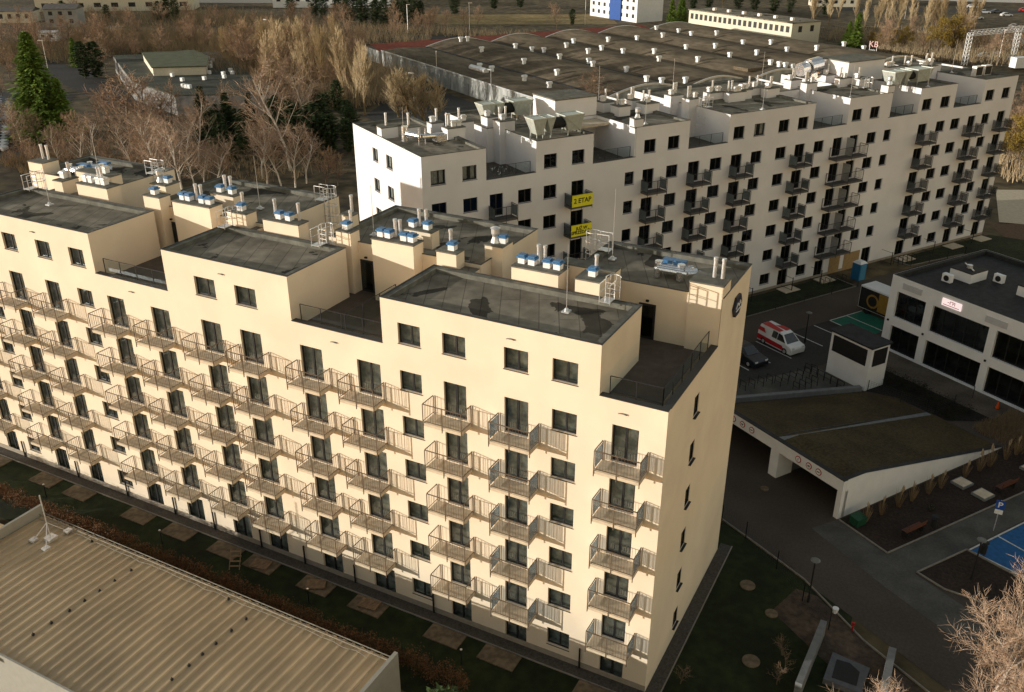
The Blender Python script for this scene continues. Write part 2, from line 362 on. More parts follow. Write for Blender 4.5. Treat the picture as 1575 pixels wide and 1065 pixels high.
# courtyard in the frame of the long white building (xb, yb)
sheet('courtyard_paving', [(0, -3.5), (95, -3.5), (95, -16.5), (60, -17), (40.3, -16), (40.3, -60), (8.4, -60), (8.2, -24), (0, -14)], .012, PAVE, bframe=True)
sheet('parking_asphalt', [(25.2, -9.3), (40.8, -9.4), (40.9, -16.2), (31.5, -16.2), (25, -15.2), (21, -14.6), (21, -9.3)], .018, ASPH, bframe=True)
sheet('green_parking_bays', [(40.9, -9.5), (45.8, -9.4), (45.9, -12.2), (43.1, -14.0), (42.0, -14.1), (40.9, -14.1)], .022, GREENP, bframe=True)
for i, (a, b) in enumerate([((30.8, -9.3), (31.0, -13.8)), ((28.4, -9.3), (28.6, -13.5)), ((25.7, -9.6), (25.8, -13.6)), ((33.1, -9.4), (33.2, -13)), ((35.4, -9.5), (35.6, -13.4)), ((38.6, -9.5), (38.8, -13.6)), ((40.95, -9.4), (40.95, -14.2)), ((43.4, -9.5), (43.5, -13.9)), ((40.9, -9.45), (45.8, -9.4))]):
    a = Vector(a); b = Vector(b); t = (b-a).normalized(); nn = Vector((-t.y, t.x))*.06
    sheet('bay_marking', [a+nn, b+nn, b-nn, a-nn], .027, LINE, bframe=True)
sheet('rack_paving', [(20.8, -15.0), (31.7, -16.2), (31.7, -21.2), (21, -17)], .02, PAVG, bframe=True)
sheet('back_lawn', [(-4, -.6), (50.7, -.6), (50.7, -4.3), (34, -4.4), (-4, -4.4)], .018, GRASS, bframe=True)
sheet('back_lawn_far', [(61.5, -.6), (80, -.6), (84, -8), (82, -13), (73, -9.6), (70.5, -3.6), (61.3, -3.0)], .018, GRASS, bframe=True)
sheet('side_lawn', [(1, -25.5), (8.2, -30), (8.2, -37), (1.5, -44), (-9, -44), (-9, -27)], .006, GRASS, bframe=True)
sheet('planted_bed', [(15.2, -33.7), (15.1, -37.8), (29.4, -38.1), (39.9, -38.6), (39.9, -32), (33.6, -33.7)], .02, SOIL, bframe=True)
sheet('grey_path', [(12.8, -33.4), (15.1, -33.6), (15.1, -37.8), (29.4, -38.1), (40, -38.5), (40, -40.3), (20, -40.15), (14.9, -40.1), (14.9, -60), (11.7, -60), (12.2, -40)], .016, PAVG, bframe=True)
sheet('planted_triangle', [(15.2, -40.2), (19.8, -40.3), (20.4, -45.5), (18.5, -47.0), (16.6, -44.6), (15.4, -42)], .02, SOIL, bframe=True)
sheet('blue_parking_bay', [(20.0, -40.45), (34, -40.45), (34, -50), (21, -46)], .02, BLUEP, bframe=True)
for a, b in [((20.0, -40.35), (34, -40.4)), ((20.0, -40.4), (21.0, -46)), ((23.0, -40.4), (23.2, -46)), ((26.5, -40.4), (26.7, -46))]:
    a = Vector(a); b = Vector(b); t = (b-a).normalized(); nn = Vector((-t.y, t.x))*.06
    sheet('blue_bay_marking', [a+nn, b+nn, b-nn, a-nn], .027, LINE, bframe=True)
mb = MB()
def kerbline(mb, pts, h=.1, wd=.09, bf=True):
    for a, b in zip(pts, pts[1:]):
        a = Vector(a); b = Vector(b); t = (b-a).normalized(); nn = Vector((-t.y, t.x))*wd*.5
        q = [a+nn, b+nn, b-nn, a-nn]; q = [W(*p)[:2] for p in q] if bf else q
        mb.prism(q, 0, h)
kerbline(mb, [(15.15, -33.7), (15.05, -37.85), (29.4, -38.15), (39.9, -38.6)]); kerbline(mb, [(8.15, -29), (8.3, -33), (8.35, -37), (7.3, -42.5), (7.2, -48)])
kerbline(mb, [(15.1, -40.1), (19.9, -40.25), (20.5, -45.6), (18.5, -47.1), (16.5, -44.7), (15.2, -42), (15.1, -40.1)])
kerbline(mb, [(50.7, -.7), (50.7, -4.35), (34, -4.45), (-4, -4.45)]); kerbline(mb, [(61.3, -.8), (61.4, -3.0), (70.5, -3.7), (73, -9.7), (82, -13)])
struct('courtyard_kerbs', mb, KERB)
sheet('sandy_patch', [(4.5, -38), (7.3, -37.3), (7.9, -38.5), (7.2, -43), (6.9, -50), (3.5, -50)], .014, mat("sandy_soil", (.085, .06, .042), .95, .3, 3, .7, 12, big=.4, bigscale=.6), bframe=True)
# ================================================================== BUILDING A (cream, near)
A = empty('apartment_building', (0, 0, 0), 0, 'near cream apartment building with rows of balconies on its sunlit long face', 'apartment building')
zp, zr = 17.45, 20.1
DA = [(-52.55, 1.36), (-46.85, 1.38), (-43.2, 1.37), (-37.29, 1.5), (-33.43, 1.56), (-29.23, 1.56), (-26.15, 1.58), (-21.69, 1.55), (-17.73, 1.56), (-12.16, 1.36), (-8.56, 1.36), (-2.7, 1.36)]
BALX = [(-53.0, 2.3), (-47.77, 2.34), (-43.6, 2.4), (-37.98, 2.33), (-33.98, 2.28), (-29.86, 2.37), (-26.36, 2.37), (-21.95, 2.33), (-18.3, 2.25), (-12.82, 2.26), (-8.89, 2.4), (-3.12, 2.25)]
WA = [(-49.85, 1.25), (-40.08, 1.37), (-14.9, 1.37), (-5.9, 1.35)]
PWA = [(-46.64, 1.37), (-43.29, 1.4), (-40.11, 1.37), (-29.25, 1.6), (-26.13, 1.57), (-14.88, 1.38), (-12.16, 1.37), (-8.58, 1.35), (-5.92, 1.35), (-49.85, 1.3)]
holes = []; parts = []
for k in range(6):
    for x, wd in DA:
        z = FH*k+(.03 if k else .12); holes.append((x, x+wd, z, FH*k+2.08)); parts.append(('door', x, wd, z, FH*k+2.08-z, k))
    for x, wd in WA: holes.append((x, x+wd, FH*k+.9, FH*k+2.08)); parts.append(('win', x, wd, FH*k+.9, 1.18, k))
for x, wd in PWA: holes.append((x, x+wd, 17.68, 18.87)); parts.append(('pwin', x, wd, 17.68, 1.19, 6))
skips = [(-54.3, -50.5, zp, 20.2), (-37.92, -31.63, zp, 20.2), (-22.09, -15.9, zp, 20.2), (-3.43, 0, zp, 20.2)]
wl = MB(); rf = MB(); cp = MB()
facade(wl, lambda u, d, z: (u, d, z), -54.3, 0., 0., zr, holes, skips, room=.55)
ewin = [(4.38, 5.16, FH*k+.88, FH*k+2.05) for k in range(6)]
facade(wl, lambda u, d, z: (-d, u, z), 0., 13.8, 0., zr, ewin, [(0, 7.9, zp, 20.2)], room=.8)
wl.quad((-54.3, 13.8, 0), (0, 13.8, 0), (0, 13.8, 17.45), (-54.3, 13.8, 17.45)); wl.quad((-54.3, 0, 0), (-54.3, 13.8, 0), (-54.3, 13.8, 17.45), (-54.3, 0, 17.45))
rf.quad((-54.25, .05, 16.95), (-.05, .05, 16.95), (-.05, 13.75, 16.95), (-54.25, 13.75, 16.95), 2)
for a, b in ((-54.3, -50.5), (-37.92, -31.63), (-22.09, -15.9), (-3.43, 0)):
    wl.box(a+.02, b-.02, .012, .32, 16.95, zp-.005); cp.box(a+.0, b-.0, -.03, .36, zp, zp+.04)
wl.box(-.32, -.012, .33, 7.88, 16.95, zp-.005); cp.box(-.36, .03, .36, 7.88, zp, zp+.04)
wl.box(-54.28, -54.0, .33, 8.2, 16.95, zp-.005); wl.box(-54.2, -.1, 13.5, 13.78, 16.95, zp-.005)
for x0, x1, y0, y1, sk, pa in [
    (-50.5, -37.92, 0, 5.3, 'f', 'frkl'), (-31.63, -22.09, 0, 5.3, 'f', 'frkl'), (-15.9, -3.43, 0, 5.3, 'f', 'frkl'),
    (-54.3, -44.9, 8.2, 13.8, '', 'kl'), (-40.0, -29.1, 6.55, 13.8, '', 'kl'), (-24.3, -13.55, 6.55, 13.8, '', 'kl'), (-8.6, 0, 8.1, 13.8, 'r', 'kl')]:
    block(wl, rf, cp, x0, x1, y0, y1, skip=sk, para=pa, ph=.28)
for x0, x1, y0, y1 in [(-49.2, -46.0, 5.31, 8.19), (-31.4, -29.6, 5.31, 6.54), (-15.0, -13.6, 5.31, 6.54), (-10.6, -8.61, 5.31, 9.5)]:
    wl.box(x0, x1, y0, y1, 16.9, 19.85, skip='bt'); rf.quad((x0, y0, 19.86), (x1, y0, 19.86), (x1, y1, 19.86), (x0, y1, 19.86))
wl.build('walls', [STA, ROOMA], A); rf.build('roof', [FELT, FELTL, TILE], A); cp.build('coping', COP, A)
pl = MB(); pl.box(-54.3, .0, -.025, -.002, .0, .42); pl.build('plinth', mat("plinth_plaster", (.30, .26, .21), .9, .1), A)
for t, x, wd, z, h, k in parts:
    wr = round(wd/.02)*.02
    if t == 'door':
        o = inst(('dA', wd, k == 0), mk_door(wd, h, GLA, k > 0), A, (x, .14, z))
    else:
        inst(('wA', wd, h), mk_window(wd, h, GLA, .56, name='window'), A, (x, .14, z))
for k in range(6):
    u0, u1, c, d = ewin[k]; inst('eA', mk_window(u1-u0, d-c, GLB, narrow=True, name='end_window'), A, (-.035, u0, c), R(90))
for j, (x, wd) in enumerate(BALX):
    for k in range(1, 6):
        scr = 1 if j in (10, 11) else 0
        inst(('bA', scr), mk_balcony(2.33, 1.1, CONC, RAILA, scr), A, (x, 0, FH*k-.02))
# terrace doors
def tdoor():
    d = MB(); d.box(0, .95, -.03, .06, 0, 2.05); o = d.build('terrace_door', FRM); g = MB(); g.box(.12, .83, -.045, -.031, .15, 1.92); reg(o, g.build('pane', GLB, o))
    l = MB(); l.box(.4, .56, -.14, -.031, 2.2, 2.3); reg(o, l.build('wall_lamp', BLK, o)); return o
for x, y in ((-22.0, 6.52), (-38.2, 6.52), (-4.55, 8.07)): inst('tdoor', tdoor, A, (x, y, 16.97))
# wall uplights
def lampfn():
    m = MB(); m.path([(-.22, -.03, 0), (-.12, -.1, .06), (.12, -.1, .06), (.22, -.03, 0)], .03, 5); return m.build('facade_hook', KERB)
for x, z in ((-43.3, 19.35), (-27.0, 19.35), (-8.2, 19.35), (-34.9, 16.75), (-19.2, 16.75), (-2.2, 16.75)): inst('hook', lampfn, A, (x, 0, z))
C_ = lambda *a, **k: chimney(A, STA, *a, **k)
C_(-11.0, -8.2, 5.4, 6.7, vents=(.12, .34, .66, .88), pipes=(.42, .56)); C_(-7.2, -5.8, 5.35, 6.7, vents=(.5,), pipes=(.55,))
C_(-8.9, -5.7, 7.1, 8.0, zt=20.9); C_(-1.8, -.02, 7.88, 9.4, zt=20.86, pipes=(.55, .8))
C_(-20.4, -17.5, 5.65, 6.7, vents=(.12, .3, .68, .86), pipes=(.4, .52)); C_(-23.2, -22.1, 5.85, 6.75, vents=(.45,), pipes=(.6,))
C_(-24.9, -24.05, 8.6, 9.3, pipes=(.5,)); C_(-19.8, -17.8, 8.1, 8.95, vents=(.2, .72), pipes=(.35, .6)); C_(-15.9, -14.6, 5.6, 6.5, vents=(.6,), pipes=(.4,))
C_(-14.0, -12.85, 7.8, 9.1, vents=(.75,), cowls=(.35,)); C_(-36.5, -33.2, 5.7, 6.85, vents=(.14, .3, .66, .84), pipes=(.42, .56)); C_(-39.3, -37.8, 5.8, 6.75, vents=(.4,))
C_(-41.1, -39.65, 8.1, 9.4, vents=(.7,), cowls=(.3,)); C_(-35.7, -33.6, 8.35, 9.2, vents=(.25, .75), pipes=(.35, .6)); C_(-31.7, -30.15, 5.7, 6.7, vents=(.5,), pipes=(.45,))
C_(-28.6, -25.8, 5.55, 6.5, vents=(.35, .62), pipes=(.15, .82)); C_(-45.8, -42.75, 5.75, 6.9, vents=(.12, .3, .55, .72), pipes=(.45, .55), cap='silver')
C_(-48.7, -45.0, 8.05, 9.0, vents=(.7,), cap='silver'); C_(-47.9, -47.0, 5.5, 6.9, vents=(.3,), pipes=(.6,), cap='silver'); C_(-54.3, -52.7, 8.25, 9.7, pipes=(.3, .7))
for x, y, rz, z in ((-5.2, 5.32, 180, 16.95), (-23.75, 5.32, 180, 16.95), (-29.07, 12.4, 90, 16.95), (-44.87, 12.0, 90, 16.95), (-8.65, 12.0, -90, 16.95), (-31.2, 5.32, 180, 16.95), (-49.7, 5.32, 180, 16.95)):
    inst('ladder', mk_ladder, A, (x, y, z), R(rz), (1.0, 1.0, .98))
for x, y, h in ((-6.67, 3.16, 3.6), (-7.5, 11.36, 4.2), (-22.3, 8.46, 3.2), (-32.4, 9.44, 3.6), (-48.6, 9.9, 3.6), (-45.8, 3.38, 2.6)): mast(A, x, y, 19.9, h)
rail_terrace(A, [(-3.1, .5), (-.45, .5), (-.45, 7.6)], FRM, 17.0, H=1.35); rail_terrace(A, [(-21.8, .5), (-16.1, .5)], FRM, 17.0, H=1.35); rail_terrace(A, [(-37.6, .5), (-31.9, .5)], FRM, 17.0, H=1.35)
rail_terrace(A, [(-18.7, .5), (-18.7, 5.4)], FRM, 16.97, H=1.4); rail_terrace(A, [(-54.0, .5), (-50.7, .5)], FRM, 17.0, H=1.35)
# foil ducts
def ductset(x, y, z=19.9):
    d = MB()
    for k in range(3): d.path([(x-.1*k, y+.28*k, z+.45), (x+1.7-.25*k, y+.28*k, z+.45), (x+2.3-.3*k, y+.5+.28*k, z+.45)], .13, 8)
    for px in (x, x+1.3): d.tube((px, y, z), (px, y, z+.5), .2, 10); d.tube((px-.1, y+.5, z), (px-.1, y+.5, z+.75), .22, 10); 
    d.box(x+.3, x+1.2, y+.5, y+1.3, z+.05, z+.55)
    o = d.build('foil_duct', SILV, A)
    b = MB(); b.box(x-.1, x+.5, y+1.0, y+1.6, z+.45, z+.65); b.box(x+.6, x+1.3, y+.9, y+1.3, z+.56, z+.75); b.build('duct_wrap', BLUE, A)
ductset(-4.3, 10.0); ductset(-51.4, 9.2); ductset(-50.6, 10.4)
# round dark emblem on the end wall
e = MB(); c0 = (11.0, 18.65)
pts = [(c0[0]+.83*math.cos(R(a))*.98, c0[1]+.66*math.sin(R(a))) for a in (0, 60, 120, 180, 240, 300)]
e.prism([(p[0], p[1]) for p in pts], 0, .14)
o = e.build('house_emblem', mat("emblem_blue_black", (.02, .022, .04), .35, .1), A); o.rotation_euler = (R(90), 0, R(90)); o.location = (.005, 0, 0)
e = MB()
for a, b in (((-.5, -.05), (-.2, .22)), ((-.2, .22), (.05, -.02)), ((.05, -.02), (.3, .22)), ((.3, .22), (.5, -.05)), ((-.45, -.22), (.45, -.22))):
    a = Vector((c0[0]+a[0], c0[1]+a[1], .15)); b = Vector((c0[0]+b[0], c0[1]+b[1], .15)); e.tube(a, b, .04, 4)
reg(o, e.build('emblem_sign', WHP, o))
# ================================================================== BUILDING B (white, far)
B = empty('apartment_building', (OB[0], OB[1], 0), PHI, 'long white apartment building behind the cream one, its long face in shade', 'apartment building')
DBx = [(6.33, 1.33), (14.8, 1.36), (22.86, 1.34), (28.43, 1.41), (33.96, 1.45), (42.81, 1.44), (48.51, 1.4), (51.03, 1.35), (62.3, 1.5), (71.27, 1.37), (76.93, 1.42)]
WBx = [(.8, 1.38), (3.76, 1.38), (9.18, 1.36), (11.83, 1.35), (25.71, 1.4), (31.21, 1.5), (36.65, 1.45), (40.08, 1.45), (45.63, 1.45), (53.79, 1.46), (65.47, 1.52), (68.14, 1.56), (73.92, 1.41)]
NBx = [(20.78, 1.07), (56.55, 1.14)]
PBx = [(.8, 1.36), (3.74, 1.37), (11.82, 1.35), (14.78, 1.34), (22.86, 1.37), (25.7, 1.38), (33.96, 1.42), (36.7, 1.46), (40.08, 1.44), (42.82, 1.42), (50.9, 1.46), (53.7, 1.45), (62.3, 1.55), (65.5, 1.57), (73.75, 1.53), (76.87, 1.45)]
holes = []; parts = []
for k in range(6):
    for x, wd in DBx:
        if k == 0 and x in (51.03,): continue
        z = FH*k+(.03 if k else .1); holes.append((x, x+wd, z, FH*k+2.02)); parts.append(('door', x, wd, z, FH*k+2.02-z))
    for x, wd in WBx: holes.append((x, x+wd, FH*k+.8, FH*k+2.02)); parts.append(('win', x, wd, FH*k+.8, 1.22))
    for x, wd in NBx:
        if k == 0 and x > 50: continue
        holes.append((x, x+wd, FH*k+.8, FH*k+2.02)); parts.append(('nwin', x, wd, FH*k+.8, 1.22))
for x, wd in PBx: holes.append((x, x+wd, 17.58, 18.82)); parts.append(('pwin', x, wd, 17.58, 1.24))
holes.append((56.3, 57.75, .05, 2.2)); parts.append(('entr', 56.3, 1.45, .05, 2.15))
PB = [(0, 6.02), (11.0, 17.06), (21.9, 28.25), (33.3, 45.07), (50.2, 56.75), (61.65, 68.0), (73.1, 79.4)]
skips = [(a[1], b[0], 17.36, 20.2) for a, b in zip(PB, PB[1:])]
wl = MB(); rf = MB(); cp = MB()
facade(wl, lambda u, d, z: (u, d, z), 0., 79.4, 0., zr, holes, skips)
ewb = []
for k in range(1, 7):
    for u in ((5.98, 7.35), (9.2, 10.45)): ewb.append((u[0], u[1], FH*k+.8, FH*k+2.0))
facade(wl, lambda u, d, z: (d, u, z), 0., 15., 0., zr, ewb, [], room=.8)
wl.quad((0, 15, 0), (79.4, 15, 0), (79.4, 15, 17.3), (0, 15, 17.3)); wl.quad((79.4, 0, 0), (79.4, 15, 0), (79.4, 15, 17.3), (79.4, 0, 17.3))
rf.quad((.05, .05, 16.95), (79.35, .05, 16.95), (79.35, 14.95, 16.95), (.05, 14.95, 16.95), 2)
for (a, b, c, d) in skips: wl.box(a+.02, b-.02, .012, .32, 16.95, 17.355); cp.box(a, b, -.03, .36, 17.36, 17.4); rail_terrace(B, [(a+.3, .5), (b-.3, .5)], RAILB, 17.0, H=1.3)
for i, (a, b) in enumerate(PB):
    block(wl, rf, cp, a, b, 0, 6.5 if i else 14.98, skip='f' if i else 'fl', para='rk' if i else 'rk')
for x0, x1 in ((9.7, 28.6), (33.0, 50.6), (55.2, 69.0), (73.3, 79.4)): block(wl, rf, cp, x0, x1, 6.52, 14.98, para='k')
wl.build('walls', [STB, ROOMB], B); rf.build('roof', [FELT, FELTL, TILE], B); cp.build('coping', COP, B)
pl = MB(); pl.box(0, 79.4, -.025, -.002, 0, .3); pl.build('plinth', MATS["plinth_plaster"], B)
curt = {(.8, 17.58): 1, (3.74, 17.58): 2, (36.7, 17.58): 2}
for t, x, wd, z, h in parts:
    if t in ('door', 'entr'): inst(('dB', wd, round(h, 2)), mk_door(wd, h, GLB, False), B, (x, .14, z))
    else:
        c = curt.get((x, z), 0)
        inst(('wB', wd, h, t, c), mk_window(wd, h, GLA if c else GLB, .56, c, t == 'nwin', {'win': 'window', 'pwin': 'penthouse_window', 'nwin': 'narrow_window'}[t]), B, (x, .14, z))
for u0, u1, c, d in ewb: inst(('eB', u0), mk_window(u1-u0, d-c, GLA, .5, 1, name='end_window'), B, (.14, u1, c), R(-90))
for j, (x, wd) in enumerate(DBx):
    if x == 51.03: continue
    for k in range(1, 6):
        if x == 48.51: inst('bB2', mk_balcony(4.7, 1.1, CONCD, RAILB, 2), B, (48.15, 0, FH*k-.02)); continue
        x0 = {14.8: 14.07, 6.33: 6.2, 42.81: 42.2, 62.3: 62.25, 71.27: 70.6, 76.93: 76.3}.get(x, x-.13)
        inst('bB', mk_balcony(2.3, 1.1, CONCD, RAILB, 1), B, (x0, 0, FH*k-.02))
D_ = lambda *a, **k: chimney(B, STB, *a, cap='silver', **k)
D_(.1, 1.7, 8.3, 9.3, pipes=(.5,)); D_(2.1, 3.4, 7.3, 8.3, pipes=(.4,)); D_(4.75, 6.0, 7.8, 8.8, vents=(.3,), pipes=(.7,)); D_(5.0, 6.75, 5.1, 6.3, vents=(.5, .8), pipes=(.2, .35)); D_(7.0, 8.6, 6.9, 8, vents=(.5,), pipes=(.3,))
D_(10.3, 11.5, 7.5, 8.7, vents=(.3,)); D_(10.4, 12.0, 5.35, 6.6, vents=(.4,), pipes=(.3, .7)); D_(23.7, 25.0, 7.9, 9.2, vents=(.3,), pipes=(.7,)); D_(23.8, 25.2, 5.45, 6.8, vents=(.6,), pipes=(.35,)); D_(26.9, 27.9, 7.4, 8.8, vents=(.3,), pipes=(.6, .8))
D_(26.8, 28.6, 5.25, 6.6, vents=(.5,), pipes=(.3, .7)); D_(31.85, 33.5, 7.4, 8.5, vents=(.3,), pipes=(.6, .8)); D_(32.25, 33.9, 5.0, 6.1, vents=(.7,), pipes=(.3, .45)); D_(36.35, 38.3, 6.5, 7.6, vents=(.2, .8), pipes=(.5,)); D_(38.05, 40.4, 5.5, 6.3, vents=(.5, .7), pipes=(.2, .4))
D_(40.4, 41.8, 6.0, 7.2, vents=(.3, .7)); D_(42.0, 44.4, 6.4, 7.6, vents=(.4,), pipes=(.2, .7)); D_(43.25, 45.1, 5.3, 6.2, vents=(.3,), pipes=(.6, .7)); D_(49.4, 51.1, 7.85, 8.9, vents=(.2,), pipes=(.6, .8)); D_(49.5, 51.15, 5.6, 6.5, vents=(.7,), pipes=(.3, .45))
D_(55.3, 57.4, 8.2, 9.5, vents=(.3,), pipes=(.6, .8)); D_(54.95, 56.9, 5.85, 6.6, vents=(.6,), pipes=(.4,)); D_(56.8, 58.5, 4.65, 5.9, vents=(.2,), pipes=(.5, .6)); D_(71.0, 73.0, 6.6, 8.2, vents=(.3, .7), pipes=(.5,)); D_(69.0, 71.0, 7.6, 9.2, vents=(.4,), pipes=(.2, .8)); D_(73.3, 74.9, 7.5, 9.5, vents=(.4, .6), pipes=(.2, .8)); D_(66.6, 68.4, 8.5, 9.8, vents=(.3, .6), pipes=(.8,))
chimney(B, STB, 21.72, 22.6, .02, .95, zt=20.9, zb=17.0, cowls=(.5,), cap='silver'); chimney(B, STB, 56.0, 57.05, .02, 1.0, zt=20.9, zb=17.0, cowls=(.5,), cap='silver')
# canopy bridging the terraces
sb_ = MB(); sb_.box(17.08, 21.88, 4.3, 6.48, 19.55, 19.8); sb_.build('terrace_canopy', [CONC, ], B)
def stairbox(x0, x1, y0, y1, zt):
    m = MB(); m.box(x0, x1, y0, y1, 16.95, zt-.12, 0); m.box(x0-.06, x1+.06, y0-.06, y1+.06, zt-.12, zt, 1); return m.build('stair_tower', [STB, FELTL], B)
stairbox(17.1, 21.9, 6.55, 10.5, 22.0); stairbox(56.9, 63.0, 6.55, 11.0, 22.5)
def bigduct(x, y, L=3.0, wd=1.6):
    m = MB(); z0, z1 = 20.3, 21.7
    def hopper(a, b):
        P = [(a, y), (b, y), (b, y+wd), (a, y+wd)]; Q = [(a+.55, y+.3), (b-.25, y+.3), (b-.25, y+wd-.2), (a+.55, y+wd-.2)]
        i = len(m.v); m.v += [(*p, z1) for p in P]+[(*p, z0) for p in Q]
        for f in ((0,1,2,3), (7,6,5,4), (0,4,5,1), (1,5,6,2), (2,6,7,3), (3,7,4,0)): m.f.append(tuple(i+q for q in f)); m.m.append(0)
        for c, d in ((P[0], Q[1]), (P[1], Q[0])): m.tube((c[0], c[1]-.02, z1), (d[0], d[1]-.02, z0), .03, 4)
        m.path([(*P[0], z1+.02), (*P[1], z1+.02), (*P[2], z1+.02), (*P[3], z1+.02), (*P[0], z1+.02)], .05, 4)
        for c in Q: m.tube((c[0], c[1], 19.9), (c[0], c[1], z0+.3), .04, 4)
    hopper(x, x+L*.62); hopper(x+L*.62, x+L); hopper(x+L+1.0, x+2*L+.8)
    o = m.build('air_duct', DUCT, B)
    k = MB(); k.tube((x+L-.3, y+wd/2, 21.05), (x+L+1.3, y+wd/2, 21.05), .5, 12); reg(o, k.build('flexible_collar', BLK, o))
bigduct(11.3, 1.0, 2.3, 1.5); bigduct(10.6, 9.0, 2.4, 1.5); bigduct(59.3, 2.0, 2.9, 1.8)
m = MB(); m.tube((54.5, 10.3, 21.6), (56.2, 10.3, 21.8), .9, 16); m.tube((53.2, 10.4, 21.4), (54.3, 10.4, 21.5), .75, 16); m.box(56.2, 58.6, 9.6, 11.2, 20, 22.4); o = m.build('round_fan_duct', SILV, B)
for x, y, rz in ((17.03, 3.6, 90), (33.32, 3.8, -90), (61.67, 3.9, -90), (56.7, 3.5, 90)): inst('ladder', mk_ladder, B, (x, y, 16.95), R(rz), (1, 1, .98))
for x, y, h in ((10.9, .9, 3.2), (24.0, 1.5, 3.4), (38.5, 1.0, 3.6), (51.0, .8, 3.4), (1.4, 6.5, 3.0), (64.0, 1, 3.2), (26, 12, 3.8), (35.0, 11, 4.), (47, 10, 4), (75, 6, 4.), (78, 3, 3)): mast(B, x, y, 19.9, h)
m = MB(); 
for x in (-.6, 0): m.tube((2.6+x, 4.6, 19.9), (2.6+x, 4.6, 21.3), .05, 6)
m.tube((1.4, 6.2, 20.7), (2.3, 4.6, 20.6), .22, 10); m.tube((2.3, 4.6, 20.6), (4.2, 4.3, 20.6), .2, 10); m.box(3.4, 4.4, 4.0, 4.9, 20.1, 20.7); m.tube((1.4, 6.2, 19.9), (1.4, 6.2, 21.3), .3, 10); m.build('foil_duct', SILV, B)
for x in (76.5, 74.8):
    m = MB(); m.box(x, x+1.3, 2.6, 3.2, 19.95, 21.1); m.box(x+.1, x+1.2, 2.57, 2.599, 20.05, 21.0, 1); m.build('condenser_unit', [GALV, BLK], B)
# ochre entrance niche panels
m = MB(); m.box(50.9, 52.6, -.04, -.003, .02, 2.1); m.box(53.3, 55.9, -.04, -.003, .02, 2.1); m.build('entrance_cladding', mat("ochre_cladding", (.33, .22, .10), .8, .1), B)
# banners
def text(name, body, size, mt, parent, loc, rot, ext=.004, bold=.0):
    cu = bpy.data.curves.new(name, 'FONT'); cu.body = body; cu.size = size; cu.extrude = ext; cu.align_x = 'CENTER'; cu.align_y = 'CENTER'; cu.offset = bold; cu.space_line = .9
    cu.materials.append(mt); tmp = bpy.data.objects.new(name+'_curve', cu); sc.collection.objects.link(tmp); dg = bpy.context.evaluated_depsgraph_get()
    me = bpy.data.meshes.new_from_object(tmp.evaluated_get(dg)); bpy.data.objects.remove(tmp); o = bpy.data.objects.new(name, me); sc.collection.objects.link(o); o.parent = parent; o.location = loc; o.rotation_euler = rot; return o
YEL = mat("yellow_banner_vinyl", (.80, .74, .03), .6, .05); INK = mat("black_ink", (.01, .01, .01), .6, .1)
for k, body, sz, lab in ((5, "2 ETAP", .62, 'yellow banner reading 2 ETAP hung on a balcony railing of the white building'), (4, "JUŻ W\nSPRZEDAŻY", .42, 'yellow banner reading JUŻ W SPRZEDAŻY on the balcony below the 2 ETAP banner')):
    bn = empty('banner', W(15.25, -1.17, FH*k+.5), PHI, lab, 'banner', 'yellow banners on balconies')
    m = MB(); m.box(-1.13, 1.13, -.015, .01, -.52, .56); m.build('banner_sheet', YEL, bn)
    text('banner_lettering', body, sz, INK, bn, (0, -.022, .0), (R(90), 0, 0), bold=.012)

# ================================================================== NEAR HALL, HEDGE, FRONT GARDEN
RIBM = mat("ribbed_roof_sheet", (.46, .355, .22), .55, .08, .6, .05, 4, metal=.0, big=.14, bigscale=.5, spec=.5, stretch=(1, .6, 1))
HW = mat("hall_panel", (.34, .33, .29), .6, .05)
H = empty('storage_hall', (0, 0, 0), 0, 'low hall with a ribbed sheet metal roof in the bottom left corner', 'hall')
X0, X1, Y0, Y1 = -38.4, -11.35, -16.25, -7.0
m = MB(); zt = 3.42
m.box(X0, X1, Y0, Y1, 0, 3.18, 0)
m.box(X0-.18, X0-.002, Y0-.1, Y1+.1, 0, 3.95, 0); m.box(X1+.002, X1+.22, Y0-.1, Y1+.1, 0, 3.75, 0)
m.box(X0, X1, Y0-.12, Y0-.002, 0, 3.42, 0)
m.build('wall', HW, H)
m = MB(); p = .6; x = X0+.05
def rz(y): return 3.22+.12*(1-abs((y-(Y0+Y1)/2)/((Y1-Y0)/2)))
ym = (Y0+Y1)/2
while x < X1-.1:
    x1 = min(x+p, X1-.02); prof = [(x, 0), (x+.36, 0), (x+.40, .085), (x+.54, .085), (x1, 0)]
    for a, b in zip(prof, prof[1:]):
        for ya, yb in ((Y0+.02, ym), (ym, Y1-.05)):
            m.quad((a[0], ya, rz(ya)+a[1]), (b[0], ya, rz(ya)+b[1]), (b[0], yb, rz(yb)+b[1]), (a[0], yb, rz(yb)+a[1]))
    x += p
m.build('roof', RIBM, H)
m = MB(); yy = Y1-.22; m.box(X0+.1, X1-.1, yy-.14, yy-.12, 3.42, 3.5); m.box(X0+.1, X1-.1, yy+.12, yy+.14, 3.42, 3.5); x = X0+.3
while x < X1-.3: m.box(x, x+.05, yy-.12, yy+.12, 3.425, 3.45); x += .45
random.seed(3); pts = [(X0+.3+k*.75, yy-.35+random.uniform(-.08, .08), 3.36+random.uniform(0, .06)) for k in range(int((X1-X0-.6)/.75))]
m.path(pts, .025, 4); pts = [(X1-.5+random.uniform(-.1, .1), Y0+.5+k*.8, 3.42+random.uniform(0, .06)) for k in range(11)]; m.path(pts, .02, 4)
m.build('cable_tray', mat('weathered_tray', (.26, .24, .20), .6, .2, metal=.3), H)
